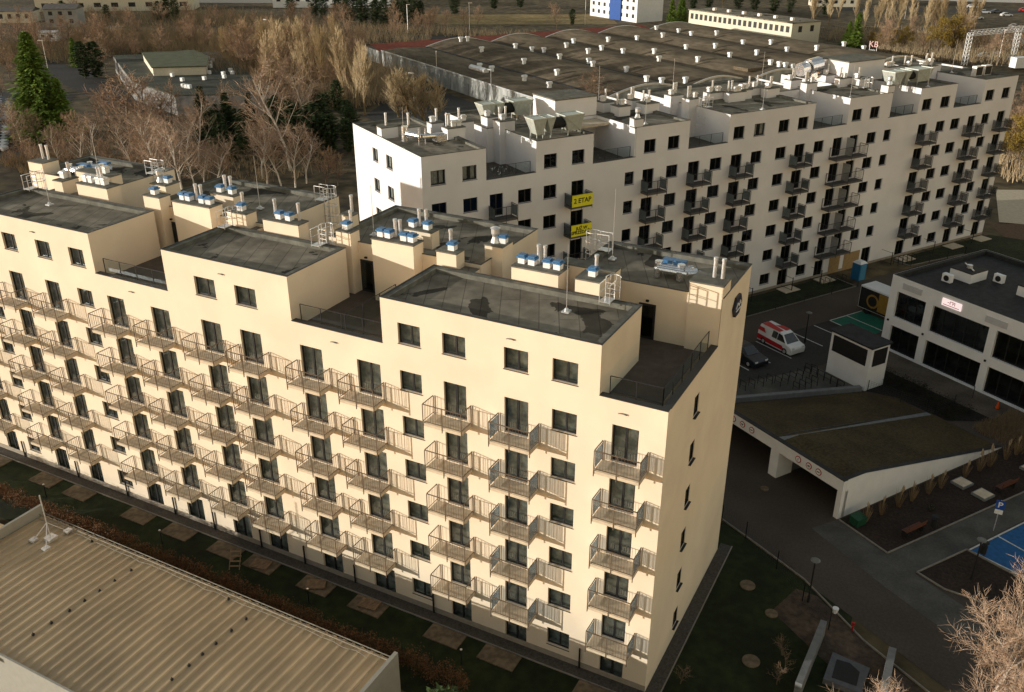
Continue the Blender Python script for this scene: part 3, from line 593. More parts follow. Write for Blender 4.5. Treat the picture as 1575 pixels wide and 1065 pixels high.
m = MB(); m.ball((0, 0, .06), .14, n=10); m.tube((0, 0, 0), (0, 0, .3), .03, 6); bol = m.build('roof_anchor', BLK, H); bol.location = (-29.36, -14.55, 3.33); bol.scale = (.65,)*3
for x, y in ((-29.27, -13.5), (-29.2, -12.4), (-29.14, -11.45), (-29.06, -10.5), (-29.0, -9.5), (-28.9, -8.4), (-20.4, -13.4), (-20.34, -12.3), (-20.3, -11.4), (-20.24, -10.5), (-20.2, -9.4), (-20.13, -8.35), (-33.2, -7.6), (-22.1, -7.6)):
    o = bol.copy(); sc.collection.objects.link(o); o.parent = H; o.location = (x, y, 3.33); o.scale = (.65,)*3
m = MB(); m.tube((-35.6, -8.6, 3.3), (-35.6, -8.6, 6.6), .035, 6); m.box(-35.9, -35.3, -8.9, -8.3, 3.36, 3.55)
for a, b in ((-35.0, -9.4), (-36.4, -9.2), (-35.3, -7.6)): m.tube((a, b, 3.4), (-35.6, -8.6, 4.6), .025, 5); m.box(a-.2, a+.2, b-.2, b+.2, 3.36, 3.5)
m.build('antenna_mast', GALV, H)
m = MB(); m.box(-32.5, -31.3, Y0-.16, Y0-.125, 1.2, 2.2); m.build('window', FRM, H)
m = MB()
for x in (-38.0, -11.7): m.box(x, x+.06, Y0-.35, Y0-.13, 2.9, 3.2)
m.box(-30.2, -29.7, Y0-.4, Y0-.13, 3.0, 3.25); m.build('wall_lamp', BLK, H)
def leafmass(mb, pts, n, r, size, flat=.6, mats=1):
    for _ in range(n):
        c = random.choice(pts); d = Vector((random.gauss(0, 1), random.gauss(0, 1), random.gauss(0, 1))).normalized()*(random.random()**.4)*(c[3] if len(c) > 3 else r)
        p = Vector(c[:3])+d; u = Vector((random.gauss(0, 1), random.gauss(0, 1), random.gauss(0, 1))).normalized()*size*random.uniform(.6, 1.3)
        v = u.orthogonal().normalized()*size*random.uniform(.4, .9); v.rotate(Matrix.Rotation(random.uniform(0, 6.3), 3, u.normalized())); mb.tri(p-u*.5-v*.4, p+u*.5, p+v*.7, random.randrange(mats))
HL1 = mat("copper_beech_leaf", (.13, .055, .022), .9, .35, 3); HL2 = mat("pale_beech_leaf", (.17, .095, .045), .9, .3, 3); TWIG = mat("twig_bark", (.13, .085, .055), .9, .2)
random.seed(11); m = MB(); pts = []
x = -56
while x < -8.5: pts.append((x, -4.55+random.uniform(-.25, .25), random.uniform(.4, 1.15)+(.25 if random.random() < .15 else 0), random.uniform(.3, .6))); x += .12
leafmass(m, pts, 30000, .5, .11, mats=2)
hd = m.build('beech_hedge', [HL1, HL2]); tag(hd, 'brown leaved hedge between the ribbed roof hall and the lawn', 'hedge')
m = MB()
for k in range(240): x = random.uniform(-56, -8.5); m.tube((x, -4.5+random.uniform(-.2, .2), 0), (x+random.uniform(-.2, .2), -4.5+random.uniform(-.3, .3), random.uniform(.9, 1.6)), .02, 3, r2=.008, cap=False)
stm = m.build('stems', TWIG, hd); stm['kind'] = 'stuff'
m = MB(); m.box(-47, -40.5, -7.9, -7.6, 0, 1.5)
for k in range(14): m.box(-47+k*.46, -46.6+k*.46, -7.95, -7.901, .1+(k % 3)*.45, .5+(k % 3)*.45)
tag(m.build('stone_wall', mat("sandstone", (.42, .33, .20), .9, .2, 2)), 'pale sandstone wall left of the ribbed roof hall', 'wall')
side_ = ['at the corner below the last balconies', 'second from the right corner', 'third from the right corner', 'fourth from the right', 'fifth from the right', 'sixth from the right', 'seventh from the right', 'eighth from the right', 'ninth from the right', 'tenth from the right', 'eleventh from the right', 'leftmost under the facade']
pad = None
for i, (x, wd) in enumerate(reversed(DA)):
    m = MB(); m.box(-1.15, 1.15, -.6, .6, 0, .07)
    if pad is None: pad = m.build('terrace_slab', SAND); o = pad
    else: o = pad.copy(); sc.collection.objects.link(o)
    o.location = (x+wd/2-.3, -1.48, .01); tag(o, 'sandy garden terrace slab ' + side_[i], 'terrace slab', 'sandy slabs in front of the ground floor doors')
def pallet(loc, rz, lab):
    t = empty('wooden_pallet', loc, rz, lab, 'pallet', 'wooden pallets on the garden slabs'); m = MB()
    for k in range(7): m.box(-.6, .6, -.4+k*.125, -.32+k*.125, .1, .122)
    m.build('boards', WOOD, t); m = MB()
    for x in (-.58, -.05, .48): m.box(x, x+.1, -.4, .43, .0, .098)
    m.build('bearers', WOOD, t)
pallet((-17.2, -1.4, .09), .1, 'wooden pallet lying on the slab under the ninth balcony column'); pallet((-21.2, -1.5, .09), .5, 'wooden pallet lying askew on the slab left of the other pallet'); pallet((-25.6, -1.6, .09), .2, 'wooden pallet on the slab farthest left')
st = empty('wooden_steps', (-26.8, -2.7, 0), .5, 'wooden step frame leaning on the lawn near the hedge', 'steps'); m = MB()
for x in (-.35, .3): m.tube((x, 0, .05), (x, .9, 1.0), .035, 4)
m.build('stringers', WOOD, st); m = MB()
for k in range(4): m.box(-.35, .35, .12+k*.22, .24+k*.22, .2+k*.22, .23+k*.22)
m.build('treads', WOOD, st)
def lamp_small(loc, lab, h=1.1):
    t = empty('garden_post', loc, 0, lab, 'garden post', 'thin posts on the lawns'); m = MB(); m.tube((0, 0, 0), (0, 0, h), .035, 6); m.build('post', BLK, t); m = MB(); m.tube((0, 0, h), (0, 0, h+.05), .07, 8); m.build('cap', GALV, t)
for x, lab in ((-44.5, 'thin post on the lawn at the left edge'), (-33.0, 'thin post on the lawn opposite the middle balconies'), (-9.8, 'thin post on the lawn near the bottom right balconies'), (-20.6, 'thin post on the lawn beside the wooden pallets')): lamp_small((x, -2.9, 0), lab)
dv = MB(); dv.tube((0, -.09, .05), (0, -.09, 1.45), .055, 8)
g0 = dv.build('garden_divider', BLK, A)
for i, x in enumerate((-50.6, -44.6, -39.4, -31.0, -23.2, -19.2, -13.4, -3.85, -34.7, -26.85)):
    o = g0 if i == 0 else g0.copy()
    if i: sc.collection.objects.link(o)
    o.parent = A; o.location = (x, 0, 0)
# manhole covers, retaining wall and small things on the side lawn
m = MB(); m.tube((0, 0, 0), (0, 0, .06), .48, 20); mh = m.build('manhole_cover', SAND)
for i, (x, y, lab, s) in enumerate(((2.7, 11.16, 'round sandy manhole cover on the side lawn nearest the building', 1), (4.63, 9.3, 'round sandy manhole cover in the middle of the side lawn', .8), (4.53, 4.9, 'large round manhole cover at the bottom of the side lawn', 1.05), (*W(13.4, -28.3)[:2], 'pale round manhole cover on the paving before the garage portal', .65))):
    o = mh if i == 0 else mh.copy()
    if i: sc.collection.objects.link(o)
    o.location = (x, y, .012); o.scale = (s, s, 1); tag(o, lab, 'manhole cover')
m = MB(); m.box(-.18, .18, -2.9, 2.6, 0, 1.1); o = m.build('retaining_wall', mat('grey_concrete', (.16, .165, .165), .85, .12, 3)); o.location = (7.5, 6.3, 0); o.rotation_euler = (0, 0, -.05); tag(o, 'concrete retaining wall between side lawn and sandy strip', 'wall')
m = MB(); m.box(-.2, .2, -1.3, 1.6, 0, 1.0); o = m.build('retaining_wall', MATS['grey_concrete']); o.location = (11.45, 7.0, 0); tag(o, 'short concrete wall beside the brown paving at the bottom', 'wall')
m = MB(); m.prism([(-1, -1.1), (1, -1.2), (1.15, .9), (-.9, 1.2)], 0, .35); m.prism([(-.6, -.8), (.7, -.8), (.7, .3), (.1, .75), (-.6, .7)], .352, .37, 1); o = m.build('covered_pit', [mat("grey_tarp", (.10, .10, .11), .7, .15), BLK]); o.location = (9.4, 6.2, .02); tag(o, 'dark tarp covered pit in the sandy strip behind the concrete wall', 'tarp')
hy = empty('hydrant', (9.16, 10.09, 0), 0, 'red hydrant post beside the brown paving', 'hydrant'); m = MB(); m.tube((0, 0, 0), (0, 0, .6), .05, 8); m.build('pipe', mat("red_paint", (.35, .02, .02), .5, .1), hy); m = MB(); m.box(-.1, .1, -.05, .05, .5, .62); m.build('outlet', MATS["red_paint"], hy)
m = MB(); m.tube((0, 0, 0), (0, 0, .35), .14, 10, r2=.19); o = m.build('bucket', WHP); o.location = (8.0, 11.2, 0); tag(o, 'white bucket on the ground beside the side lawn', 'bucket')
# ================================================================== COURTYARD (frame of the white building)
def BE(name, x, y, z=0., rz=0., **k): return empty(name, W(x, y, z), PHI+rz, k.get('label'), k.get('cat'), k.get('group'))
# garage ramp roof
P = BE('garage_portal', 0, 0, label='white garage entrance with a sloping planted roof beside the cream building', cat='garage portal')
xa, ya, yb = 15.1, -33.58, -19.0
m = MB(); m.box(xa, xa+.32, ya, yb, 2.22, 3.15, 0); m.box(xa, xa+.6, ya, ya+.4, 0, 2.219); m.box(xa, xa+1.6, -27.7, -26.9, 0, 2.219); m.box(xa, xa+.6, -19.4, yb, 0, 2.219)
m.build('portal_frame', WHT, P)
m = MB(); m.v += [(xa+.33, ya, 0), (33.6, ya, 0), (33.6, ya, .02), (17.2, ya, 3.12), (xa+.33, ya, 3.15), (xa+.33, ya+.3, 0), (33.6, ya+.3, 0), (33.6, ya+.3, .02), (17.2, ya+.3, 3.12), (xa+.33, ya+.3, 3.15)]
m.f += [(0, 1, 2, 3, 4), (9, 8, 7, 6, 5), (4, 3, 8, 9), (3, 2, 7, 8)]; m.m += [0]*4; m.build('side_wall', WHT, P)
m = MB(); m.box(xa+1.7, 21, -27.6, -27.3, 0, 2.2); m.box(xa+6, xa+6.2, ya+.3, -27.6, 0, 2.15);  m.build('inner_wall', mat("dim_concrete", (.12, .12, .12), .9, .1), P)
m = MB()
def rtop(x): return 3.06 if x < 17.2 else 3.06-(x-17.2)*3.04/16.4
for a, b in ((xa+.33, 17.2), (17.2, 21), (21, 25), (25, 29), (29, 33.4)):
    m.quad((a, ya+.31, rtop(a)), (b, ya+.31, rtop(b)), (b, -27.2, rtop(b)), (a, -27.2, rtop(a)))
F_ = [(15.42, -19, 3.1), (15.42, -22.6, 3.1), (15.42, -27.1, 3.1), (25, -27.1, 1.58), (33, -27.1, .06)]; G_ = [(18.4, -16.3, .05), (20.4, -17.7, .05), (23, -18.7, .05), (31.5, -21.7, .05), (33.2, -24, .05)]
NR = 8
for k in range(4):
    for j in range(NR):
        q_ = [Vector(F_[k]).lerp(Vector(G_[k]), j/NR), Vector(F_[k+1]).lerp(Vector(G_[k+1]), j/NR), Vector(F_[k+1]).lerp(Vector(G_[k+1]), (j+1)/NR), Vector(F_[k]).lerp(Vector(G_[k]), (j+1)/NR)]
        m.quad(*q_)

m.build('planted_roof', mat("sedum_mulch", (.062, .044, .018), .95, .35, 5, .8, 15, big=.3, bigscale=.3), P)
m = MB(); FL = m
m.box(xa-.04, xa+.36, ya-.04, yb, 3.151, 3.2); m.v += [(xa+.36, ya-.04, 3.2), (17.2, ya-.04, 3.17), (33.6, ya-.04, .1), (33.6, ya+.34, .1), (17.2, ya+.34, 3.17), (xa+.36, ya+.34, 3.2)]; i = len(m.v)-6; m.f += [(i, i+1, i+4, i+5), (i+1, i+2, i+3, i+4)]; m.m += [0, 0]
m.build('roof_edge_flashing', FELTD, P)
m = MB(); m.prism([(15.5, -27.55), (17.2, -27.55), (33, -27.55), (33, -27.08), (17.2, -27.08), (15.5, -27.08)], [2.6, 2.6, -.3, -.3, 2.6, 2.6], [3.14, 3.1, .18, .18, 3.1, 3.14])
m.build('upstand', MATS['grey_concrete'], P)
m = MB(); m.prism([(17.4, -15.6), (20.6, -17.1), (31.6, -21.25), (31.45, -21.65), (20.5, -17.55), (17.4, -16.1)], 0, .45); m.build('kerb_wall', MATS["grey_concrete"], P)
def sign_disc(y, kind):
    m = MB(); m.tube((0, 0, 0), (.03, 0, 0), .26, 20); o = m.build('traffic_sign', MATS["red_paint"], P); o.location = (xa-.035, y, 2.68)
    m = MB(); m.tube((-.006, 0, 0), (-.001, 0, 0), .20, 20); m.build('sign_face', WHP, o)
    m = MB(); 
    if kind == 0: m.box(-.012, -.007, -.02, .02, -.1, .1)
    elif kind == 1: m.box(-.012, -.007, -.11, .11, -.02, .06); m.box(-.012, -.007, -.08, .08, -.09, -.05)
    else: m.box(-.012, -.007, -.12, .12, -.035, .035)
    m.build('symbol', INK, o)
for k, y in enumerate((-22.8, -23.8, -24.8)): sign_disc(y, k)
for k, y in enumerate((-29.5, -30.5, -31.4)): sign_disc(y, k)
# commercial building C
Cb = BE('commercial_building', 0, 0, label='two storey white office with glazed bays at the right edge', cat='office building')
xc = 40.32; CE = -60
m = MB(); bays = [(-20.1, -17.0), (-26.4, -20.85), (-32.4, -27.1), (-38.8, -33.1)]; bays = [(a, b) for a, b in bays]
hol = [(a, b, 3.5, 6.05) for a, b in bays]+[(a, b, .15, 2.62) for a, b in bays]
y = -39.5
while y > -58: hol += [(y-5.7, y, 3.5, 6.05), (y-5.7, y, .15, 2.62)]; y -= 6.4
facade(m, lambda u, d, z: (xc+d, u, z), CE, -16.2, 0, 7.5, hol, [], depth=.3, room=2.5, mroom=1)
m.quad((xc, -16.2, 0), (54, -16.2, 0), (54, -16.2, 7.5), (xc, -16.2, 7.5)); m.quad((54, -16.2, 0), (54, CE, 0), (54, CE, 7.5), (54, -16.2, 7.5)); m.build('walls', [WHT, mat('office_interior', (.06, .06, .055), .9, .5, .8, col2=(.22, .22, .20))], Cb)
m = MB(); m.quad((xc+.05, CE, 7.1), (53.95, CE, 7.1), (53.95, -16.25, 7.1), (xc+.05, -16.25, 7.1)); m.box(xc+.01, xc+.45, CE, -16.21, 7.1, 7.49); m.box(xc+.45, 53.99, -16.6, -16.21, 7.1, 7.49); m.box(53.55, 53.99, CE, -16.6, 7.1, 7.49); m.build('roof', FELTD, Cb)
def shopwin(wd, h):
    def fn():
        f = MB(); n = max(2, round(wd/1.05)); f.box(0, wd, 0, .08, 0, .09); f.box(0, wd, 0, .08, h-.09, h)
        for k in range(n+1): x = k*(wd-.07)/n; f.box(x, x+.07, 0, .08, .09, h-.09)
        o = f.build('glazed_bay', FRM); g = MB(); g.quad((.03, .04, .03), (wd-.03, .04, .03), (wd-.03, .04, h-.03), (.03, .04, h-.03)); reg(o, g.build('pane', GLB, o)); return o
    return fn
for a, b, c, d in hol: inst(('shop', round(b-a, 2), round(d-c, 2)), shopwin(b-a, d-c), Cb, (xc+.25, b, c), R(-90))
SIGNW = mat("blank_sign_white", (.48, .48, .49), .6, .05)
def csign(y0, y1, z0, z1, mt): m = MB(); m.box(xc-.1, xc-.003, y0, y1, z0, z1); return m.build('fascia_sign', mt, Cb)
csign(-19.5, -17.5, 6.5, 7.05, SIGNW); csign(-27.9, -25.9, 6.45, 7.0, SIGNW)
lit = bpy.data.materials.new("backlit_sign"); lit.use_nodes = True; q = lit.node_tree.nodes["Principled BSDF"]; q.inputs["Base Color"].default_value = (.8, .75, .75, 1); q.inputs["Emission Color"].default_value = (1, .78, .76, 1); q.inputs["Emission Strength"].default_value = .42
o = csign(-23.55, -21.65, 6.45, 7.1, lit); RED = mat("red_sign_paint", (.5, .02, .03), .5, .05)
m = MB()
for dy in (-22.45, -22.7): m.box(xc-.112, xc-.101, dy-.04, dy+.0, 6.72, 7.02); 
m.box(xc-.112, xc-.101, -22.69, -22.45, 6.97, 7.02); m.box(xc-.112, xc-.101, -22.95, -22.74, 6.97, 7.02); m.box(xc-.112, xc-.101, -22.95, -22.74, 6.84, 6.88); m.box(xc-.112, xc-.101, -22.95, -22.91, 6.72, 7.02); m.box(xc-.112, xc-.101, -22.45, -22.2, 6.84, 6.88)
m.box(xc-.112, xc-.101, -23.4, -21.8, 6.56, 6.61); m.build('sign_mark', RED, o)
def skylight(x0, x1, y0, y1, h, top=WHT):
    m = MB(); m.box(x0, x1, y0, y1, 7.1, 7.1+h); o = m.build('roof_kerb_box', WHT, Cb); m = MB(); m.box(x0-.05, x1+.05, y0-.05, y1+.05, 7.101+h, 7.2+h); m.build('cap', FELTD, o)
    m = MB(); m.tube(((x0+x1)/2, (y0+y1)/2, 7.2+h), ((x0+x1)/2, (y0+y1)/2, 7.5+h), .25, 10); m.tube(((x0+x1)/2-.5, y0+.3, 7.25+h), ((x0+x1)/2+.4, y1-.3, 7.35+h), .06, 6); m.build('cowl', GALV, o)
skylight(45.2, 47.6, -20.8, -18.6, .9); skylight(46.5, 49.5, -27.5, -24.5, .9)
for x, y in ((43.6, -19.4), (47.6, -21.9)):
    m = MB(); m.box(x, x+.45, y-.45, y+.45, 7.15, 7.9); o = m.build('air_conditioner', WHP, Cb); m = MB(); m.tube((x-.012, y, 7.52), (x-.002, y, 7.52), .28, 14); m.build('fan_grille', BLK, o)
for y in (-16.6, -20.45, -26.75): 
    m = MB(); m.box(xc-.12, xc-.003, y-.08, y+.08, 2.95, 3.12); m.build('wall_lamp', BLK, Cb)
# white booth
K = BE('ventilation_booth', 0, 0, label='small white booth with a dark flat roof and dark louvres', cat='booth')
m = MB(); q = [(31.7, -21.7), (34.0, -21.7), (35.0, -17.3), (32.2, -17.2)]
q = [(31.75, -21.7), (34.1, -21.7), (34.1, -17.3), (31.75, -17.3)]; m.prism(q, 0, 4.1); m.build('body', WHT, K); m = MB(); m.box(31.6, 34.25, -21.85, -17.15, 4.101, 4.26); m.build('roof', FELTD, K)
m = MB(); m.box(31.70, 31.748, -21.3, -17.6, 2.3, 3.85); m.build('louvre', BLK, K); m = MB(); m.box(32.1, 33.8, -21.75, -21.702, 2.3, 3.85); m.build('louvre', BLK, K)
# vehicles
TYRE = mat("tyre_rubber", (.012, .012, .012), .8, .1); CGL = mat("car_glass", (.012, .014, .018), .08, .1, spec=.8); LAMP = mat("headlight", (.6, .6, .6), .2, .05); TAIL = mat("tail_light", (.3, .01, .01), .3, .05)
def paint(n, c): return mat(n, c, .28, .03, 2, spec=.6)
def car(name, loc, rz, L, Wd, Hh, body, prof, wins, label, cat, group=None, extra=None, simple=False):
    t = empty(name, loc, rz, label, cat, group); hw = Wd/2
    m = MB(); n = len(prof)
    def rowpts(y, ins): return [(p[0]*L, y-(1 if y > 0 else -1)*ins*max(0, (p[1]-.45))*Wd*.28, .18+p[1]*(Hh-.18)) for p in prof]
    for s in (-1, 1):
        a = rowpts(s*hw, 1.)
        i = len(m.v); m.v += a; m.f.append(tuple(i+k for k in (range(n) if s > 0 else reversed(range(n))))); m.m.append(0)
    for k in range(n):
        j = (k+1) % n; m.f.append((k, j, n+j, n+k)); m.m.append(0)
    o = m.build('body', body, t)
    bv = o.modifiers.new('b', 'BEVEL'); bv.width = .06; bv.segments = 2; bv.limit_method = 'ANGLE'
    def yy(z): return hw-max(0, z-.45)*Wd*.28
    g = MB()
    for (x0, z0, x1, z1, x2, z2, x3, z3) in wins:
        for s in (-1, 1):
            P4 = [(x*L, s*(yy(z)+.012), .18+z*(Hh-.18)) for x, z in ((x0, z0), (x1, z1), (x2, z2), (x3, z3))]; g.quad(*P4)
    zz = lambda z: .18+z*(Hh-.18)
    wf = [p for p in prof]
    for (xa_, za), (xb_, zb) in extra or []:
        g.quad((xa_*L, -yy(za)*.86, zz(za)), (xa_*L, yy(za)*.86, zz(za)), (xb_*L, yy(zb)*.86, zz(zb)), (xb_*L, -yy(zb)*.86, zz(zb)))
    g.build('windows', CGL, t)
    for x in (-.31, .31):
        for s in (-1, 1):
            wv = MB(); wv.tube((0, -.1, 0), (0, .1, 0), .31, 14); o = wv.build('wheel', TYRE, t); o.location = (x*L, s*(hw-.08), .31)
            if not simple: wv = MB(); wv.tube((0, s*.101, 0), (0, s*.11, 0), .19, 10); wv.build('rim', GALV, o)
    if not simple:
        for s in (-1, 1):
            hl = MB(); hl.box(-.03, .03, -.16, .16, -.08, .08); o = hl.build('headlight', LAMP, t); o.location = (L*.487, s*(hw-.28), zz(.36))
            hl = MB(); hl.box(-.02, .02, -.06, .06, -.16, .16); o = hl.build('tail_light', TAIL, t); o.location = (-L*.5, s*(hw-.12), zz(.45))
    return t
VPROF = [(-.5, 0), (.49, 0), (.5, .3), (.47, .42), (.33, .52), (.17, .93), (.10, 1.0), (-.46, 1.0), (-.49, .9), (-.5, .5)]
CPROF = [(-.49, 0), (.49, 0), (.5, .3), (.46, .45), (.22, .56), (.04, .96), (-.05, 1.0), (-.25, .98), (-.42, .62), (-.49, .56), (-.5, .3)]
v = car('delivery_van', W(31.95, -11.4, .02), PHI+R(-90), 4.5, 1.85, 1.85, paint("white_van_paint", (.7, .7, .7)), VPROF, [(.30, .55, .17, .88, .06, .92, .06, .56), (.04, .56, .04, .92, -.1, .93, -.1, .56)],
        'small white and red van parked in the courtyard beside the lamp post', 'van', extra=[((.335, .525), (.178, .925))])
RV = paint("red_van_wrap", (.42, .015, .02)); m = MB()
for s in (-1, 1): m.quad((-2.24, s*.94, .32), (1.5, s*.94, .32), (1.0, s*.94, .75), (-2.24, s*.94, .85)); m.quad((-2.2, s*.905, 1.25), (-1.2, s*.905, 1.2), (-1.5, s*.83, 1.6), (-2.15, s*.83, 1.6))
m.quad((-2.0, -.7, 1.868), (.3, -.7, 1.868), (.3, -.15, 1.868), (-2.0, .2, 1.868)); m.quad((-1.0, .1, 1.866), (.4, .1, 1.866), (.4, .7, 1.866), (-.6, .7, 1.866)); m.build('red_wrap', RV, v)
car('parked_car', W(27.1, -11.7, .02), PHI+R(-90), 4.3, 1.8, 1.5, paint("black_car_paint", (.012, .014, .02)), CPROF, [(.2, .6, .05, .9, -.02, .93, -.02, .6), (-.04, .6, -.04, .93, -.23, .92, -.36, .62)],
    'dark hatchback parked in the courtyard next to the cream building', 'car', extra=[((.23, .58), (.055, .94))])
t = BE('box_truck', 46.6, -12.0, 0, R(-90), label='white roofed truck with black and yellow side parked behind the office corner', cat='truck')
m = MB(); m.box(-3, 3, -1.1, 1.1, .5, 2.9); m.build('cargo_box', WHT, t); m = MB(); m.box(-2.95, 2.95, -1.125, -1.102, .55, 2.75, 0); m.box(-3.025, -3.002, -1.05, 1.05, .55, 2.75, 0); m.box(-.6, 2.9, -1.135, -1.126, .75, 2.7, 1)
m.tube((-1.3, -1.14, 1.6), (-1.3, -1.127, 1.6), .75, 16, 1); m.tube((-1.3, -1.15, 1.6), (-1.3, -1.141, 1.6), .55, 16, 0); m.build('side_graphic', [BLK, mat("amber_vinyl", (.30, .17, .03), .6, .1)], t)
for x in (-1.9, 1.9):
    for s in (-1, 1): wv = MB(); wv.tube((0, -.12, 0), (0, .12, 0), .42, 14); o = wv.build('wheel', TYRE, t); o.location = (x, s*.95, .42)
m = MB(); m.box(3.05, 4.6, -1.05, 1.05, .5, 2.2); m.build('cab', WHT, t)
# portable toilet
t = BE('portable_toilet', 52.6, -2.9, 0, 0, label='blue portable toilet with a pale roof outside the white building', cat='portable toilet'); BT = mat("blue_plastic", (.02, .14, .28), .5, .08)
m = MB(); m.box(-.55, .55, -.55, .55, .08, 2.05); m.build('cabin', BT, t); m = MB(); m.v += [(-.6, -.6, 2.051), (.6, -.6, 2.051), (.6, .6, 2.051), (-.6, .6, 2.051), (-.35, -.35, 2.3), (.35, -.35, 2.3), (.35, .35, 2.3), (-.35, .35, 2.3)]; m.f += [(4, 5, 6, 7), (0, 1, 5, 4), (1, 2, 6, 5), (2, 3, 7, 6), (3, 0, 4, 7)]; m.m += [0]*5; m.build('roof', WHT, t)
m = MB(); m.box(-.42, .42, -.585, -.552, .12, 1.95); m.build('door', mat("pale_blue_plastic", (.05, .22, .38), .5, .08), t)
# bike racks
m = MB(); m.path([(-.35, 0, 0), (-.35, 0, .8), (.35, 0, .8), (.35, 0, 0)], .03, 6); m.tube((-.35, 0, .35), (.35, 0, .35), .02, 5); rk = m.build('bike_rack', BLK); first = True
spots = [(21.8+i*.95, -15.9-i*.12, 'rack') for i in range(5)]+[(26.0+i*.9, -17.0-i*.0, 'r') for i in range(6)]+[(26.6+i*.75, -18.6, 'r') for i in range(4)]+[(30.2, -16.6-i*.75, 'r') for i in range(6)]
for x, y, _ in spots:
    o = rk if first else rk.copy()
    if not first: sc.collection.objects.link(o)
    first = False; o.location = W(x, y, .02); o.rotation_euler = (0, 0, PHI+R(90)); tag(o, 'black hoop bike rack before the white booth', 'bike rack', 'bike racks in the courtyard')
for i in range(5):
    o = rk.copy(); sc.collection.objects.link(o); o.location = W(47.5+i*.8, -2.2-.1*i, .02); o.rotation_euler = (0, 0, PHI+R(80)); tag(o, 'black hoop bike rack beside the blue portable toilet', 'bike rack', 'bike racks by the portable toilet')
for i in range(5):
    o = rk.copy(); sc.collection.objects.link(o); o.location = W(60.2+i*.8, -2.0, .02); o.rotation_euler = (0, 0, PHI+R(85)); tag(o, 'black hoop bike rack past the white building entrance', 'bike rack', 'bike racks past the entrance')
# lamps, benches, bins, signs
def lamp(loc, h, lab):
    t = empty('street_lamp', loc, PHI, lab, 'street lamp'); m = MB(); m.tube((0, 0, 0), (0, 0, h), .05, 8); m.tube((0, 0, 0), (0, 0, .5), .08, 8); m.build('pole', BLK, t); m = MB(); m.tube((0, 0, h), (0, 0, h+.1), .1, 12, r2=.3); m.tube((0, 0, h+.1), (0, 0, h+.16), .3, 12, r2=.2); m.build('lamp_head', mat("lamp_glass", (.14, .14, .13), .4, .1), t)
lamp(W(34.71, -11.93), 3.1, 'black street lamp beside the white and red van'); lamp(W(17.5, -42.27), 3.0, 'black street lamp in the planted triangle beside the blue bay'); lamp(W(7.01, -38.55), 3.1, 'black street lamp on the edge of the side lawn')
def bench(x, y, lab):
    t = BE('park_bench', x, y, .02, R(180), label=lab, cat='bench'); m = MB()
    WB2 = mat("bench_wood", (.11, .04, .022), .7, .15, 6)
    for k in range(4): m.box(-.9, .9, -.22+k*.12, -.12+k*.12, .43, .46)
    m.build('seat', WB2, t); m = MB()
    for k in range(3): m.box(-.9, .9, .28+k*.03, .31+k*.03, .55+k*.13, .65+k*.13)
    m.build('backrest', WB2, t)
    for x in (-.75, .75): m = MB(); m.box(x-.03, x+.03, -.22, .25, .0, .42); m.box(x-.03, x+.03, .25, .28, 0, .8); m.build('leg', BLK, t)
bench(18.3, -37.2, 'reddish wooden bench in the mulch bed nearest the garage portal'); bench(28.5, -37.2, 'reddish wooden bench in the mulch bed further from the portal')
def bin_(x, y, lab): t = BE('litter_bin', x, y, .02, label=lab, cat='litter bin'); m = MB(); m.tube((0, 0, .3), (0, 0, .9), .2, 12); m.build('bucket', BLK, t); m = MB(); m.tube((.22, 0, 0), (.22, 0, 1.15), .03, 6); m.tube((0, 0, 1.12), (0, 0, 1.16), .25, 12); m.build('post', BLK, t)
bin_(19.8, -37.7, 'black litter bin beside the nearer wooden bench'); bin_(20.1, -41.2, 'black litter bin at the corner of the blue parking bay')
t = BE('grit_box', 15.95, -34.6, .02, label='dark green box at the foot of the white ramp wall', cat='box'); m = MB(); m.box(-.45, .45, -.35, .35, 0, .5); m.build('body', mat("green_plastic", (.01, .06, .03), .5, .1), t); m = MB(); m.prism([(-.48, -.38), (.48, -.38), (.48, .38), (-.48, .38)], .501, [.56, .56, .66, .66]); m.build('lid', MATS["green_plastic"], t)
t = BE('parking_sign', 23.3, -39.85, 0, R(-90), label='blue parking sign with a white P on a post by the grey path', cat='sign'); m = MB(); m.tube((0, 0, 0), (0, 0, 2.5), .03, 6); m.build('post', GALV, t); SGB = mat("sign_blue", (.02, .08, .35), .5, .05)
m = MB(); m.box(-.28, .28, -.05, -.032, 1.8, 2.5); pp = m.build('sign_plate', SGB, t); text('letter', "P", .6, WHP, pp, (0, -.058, 2.13), (R(90), 0, 0), bold=.01); m = MB(); m.box(-.25, .25, -.05, -.032, 1.42, 1.76); m.build('lower_plate', WHP, t)
t.rotation_euler = (0, 0, R(0))
for i, (x, y) in enumerate(((26.4, -35.2), (26.4, -36.9), (32.6, -36.6))):
    m = MB(); m.box(-.6, .6, -.55, .55, 0, .18, 0); m.box(-.52, .52, -.47, .47, .181, .2, 1); o = m.build('vent_cover', [MATS['grey_concrete'], CONC]); o.location = W(x, y, .02); o.rotation_euler = (0, 0, PHI); tag(o, ['pale square vent cover in the mulch bed nearer the ramp wall', 'pale square vent cover in the mulch bed nearer the path', 'pale square vent cover in the mulch bed at the right edge'][i], 'vent cover')
cn = BE('traffic_cone', 39.0, -29.5, 0, label='orange traffic cone on the office pavement', cat='traffic cone'); m = MB(); m.tube((0, 0, .04), (0, 0, .65), .17, 10, r2=.04); m.build('cone', mat("cone_orange", (.6, .08, .01), .5, .05), cn); m = MB(); m.box(-.2, .2, -.2, .2, 0, .04); m.build('base', BLK, cn)
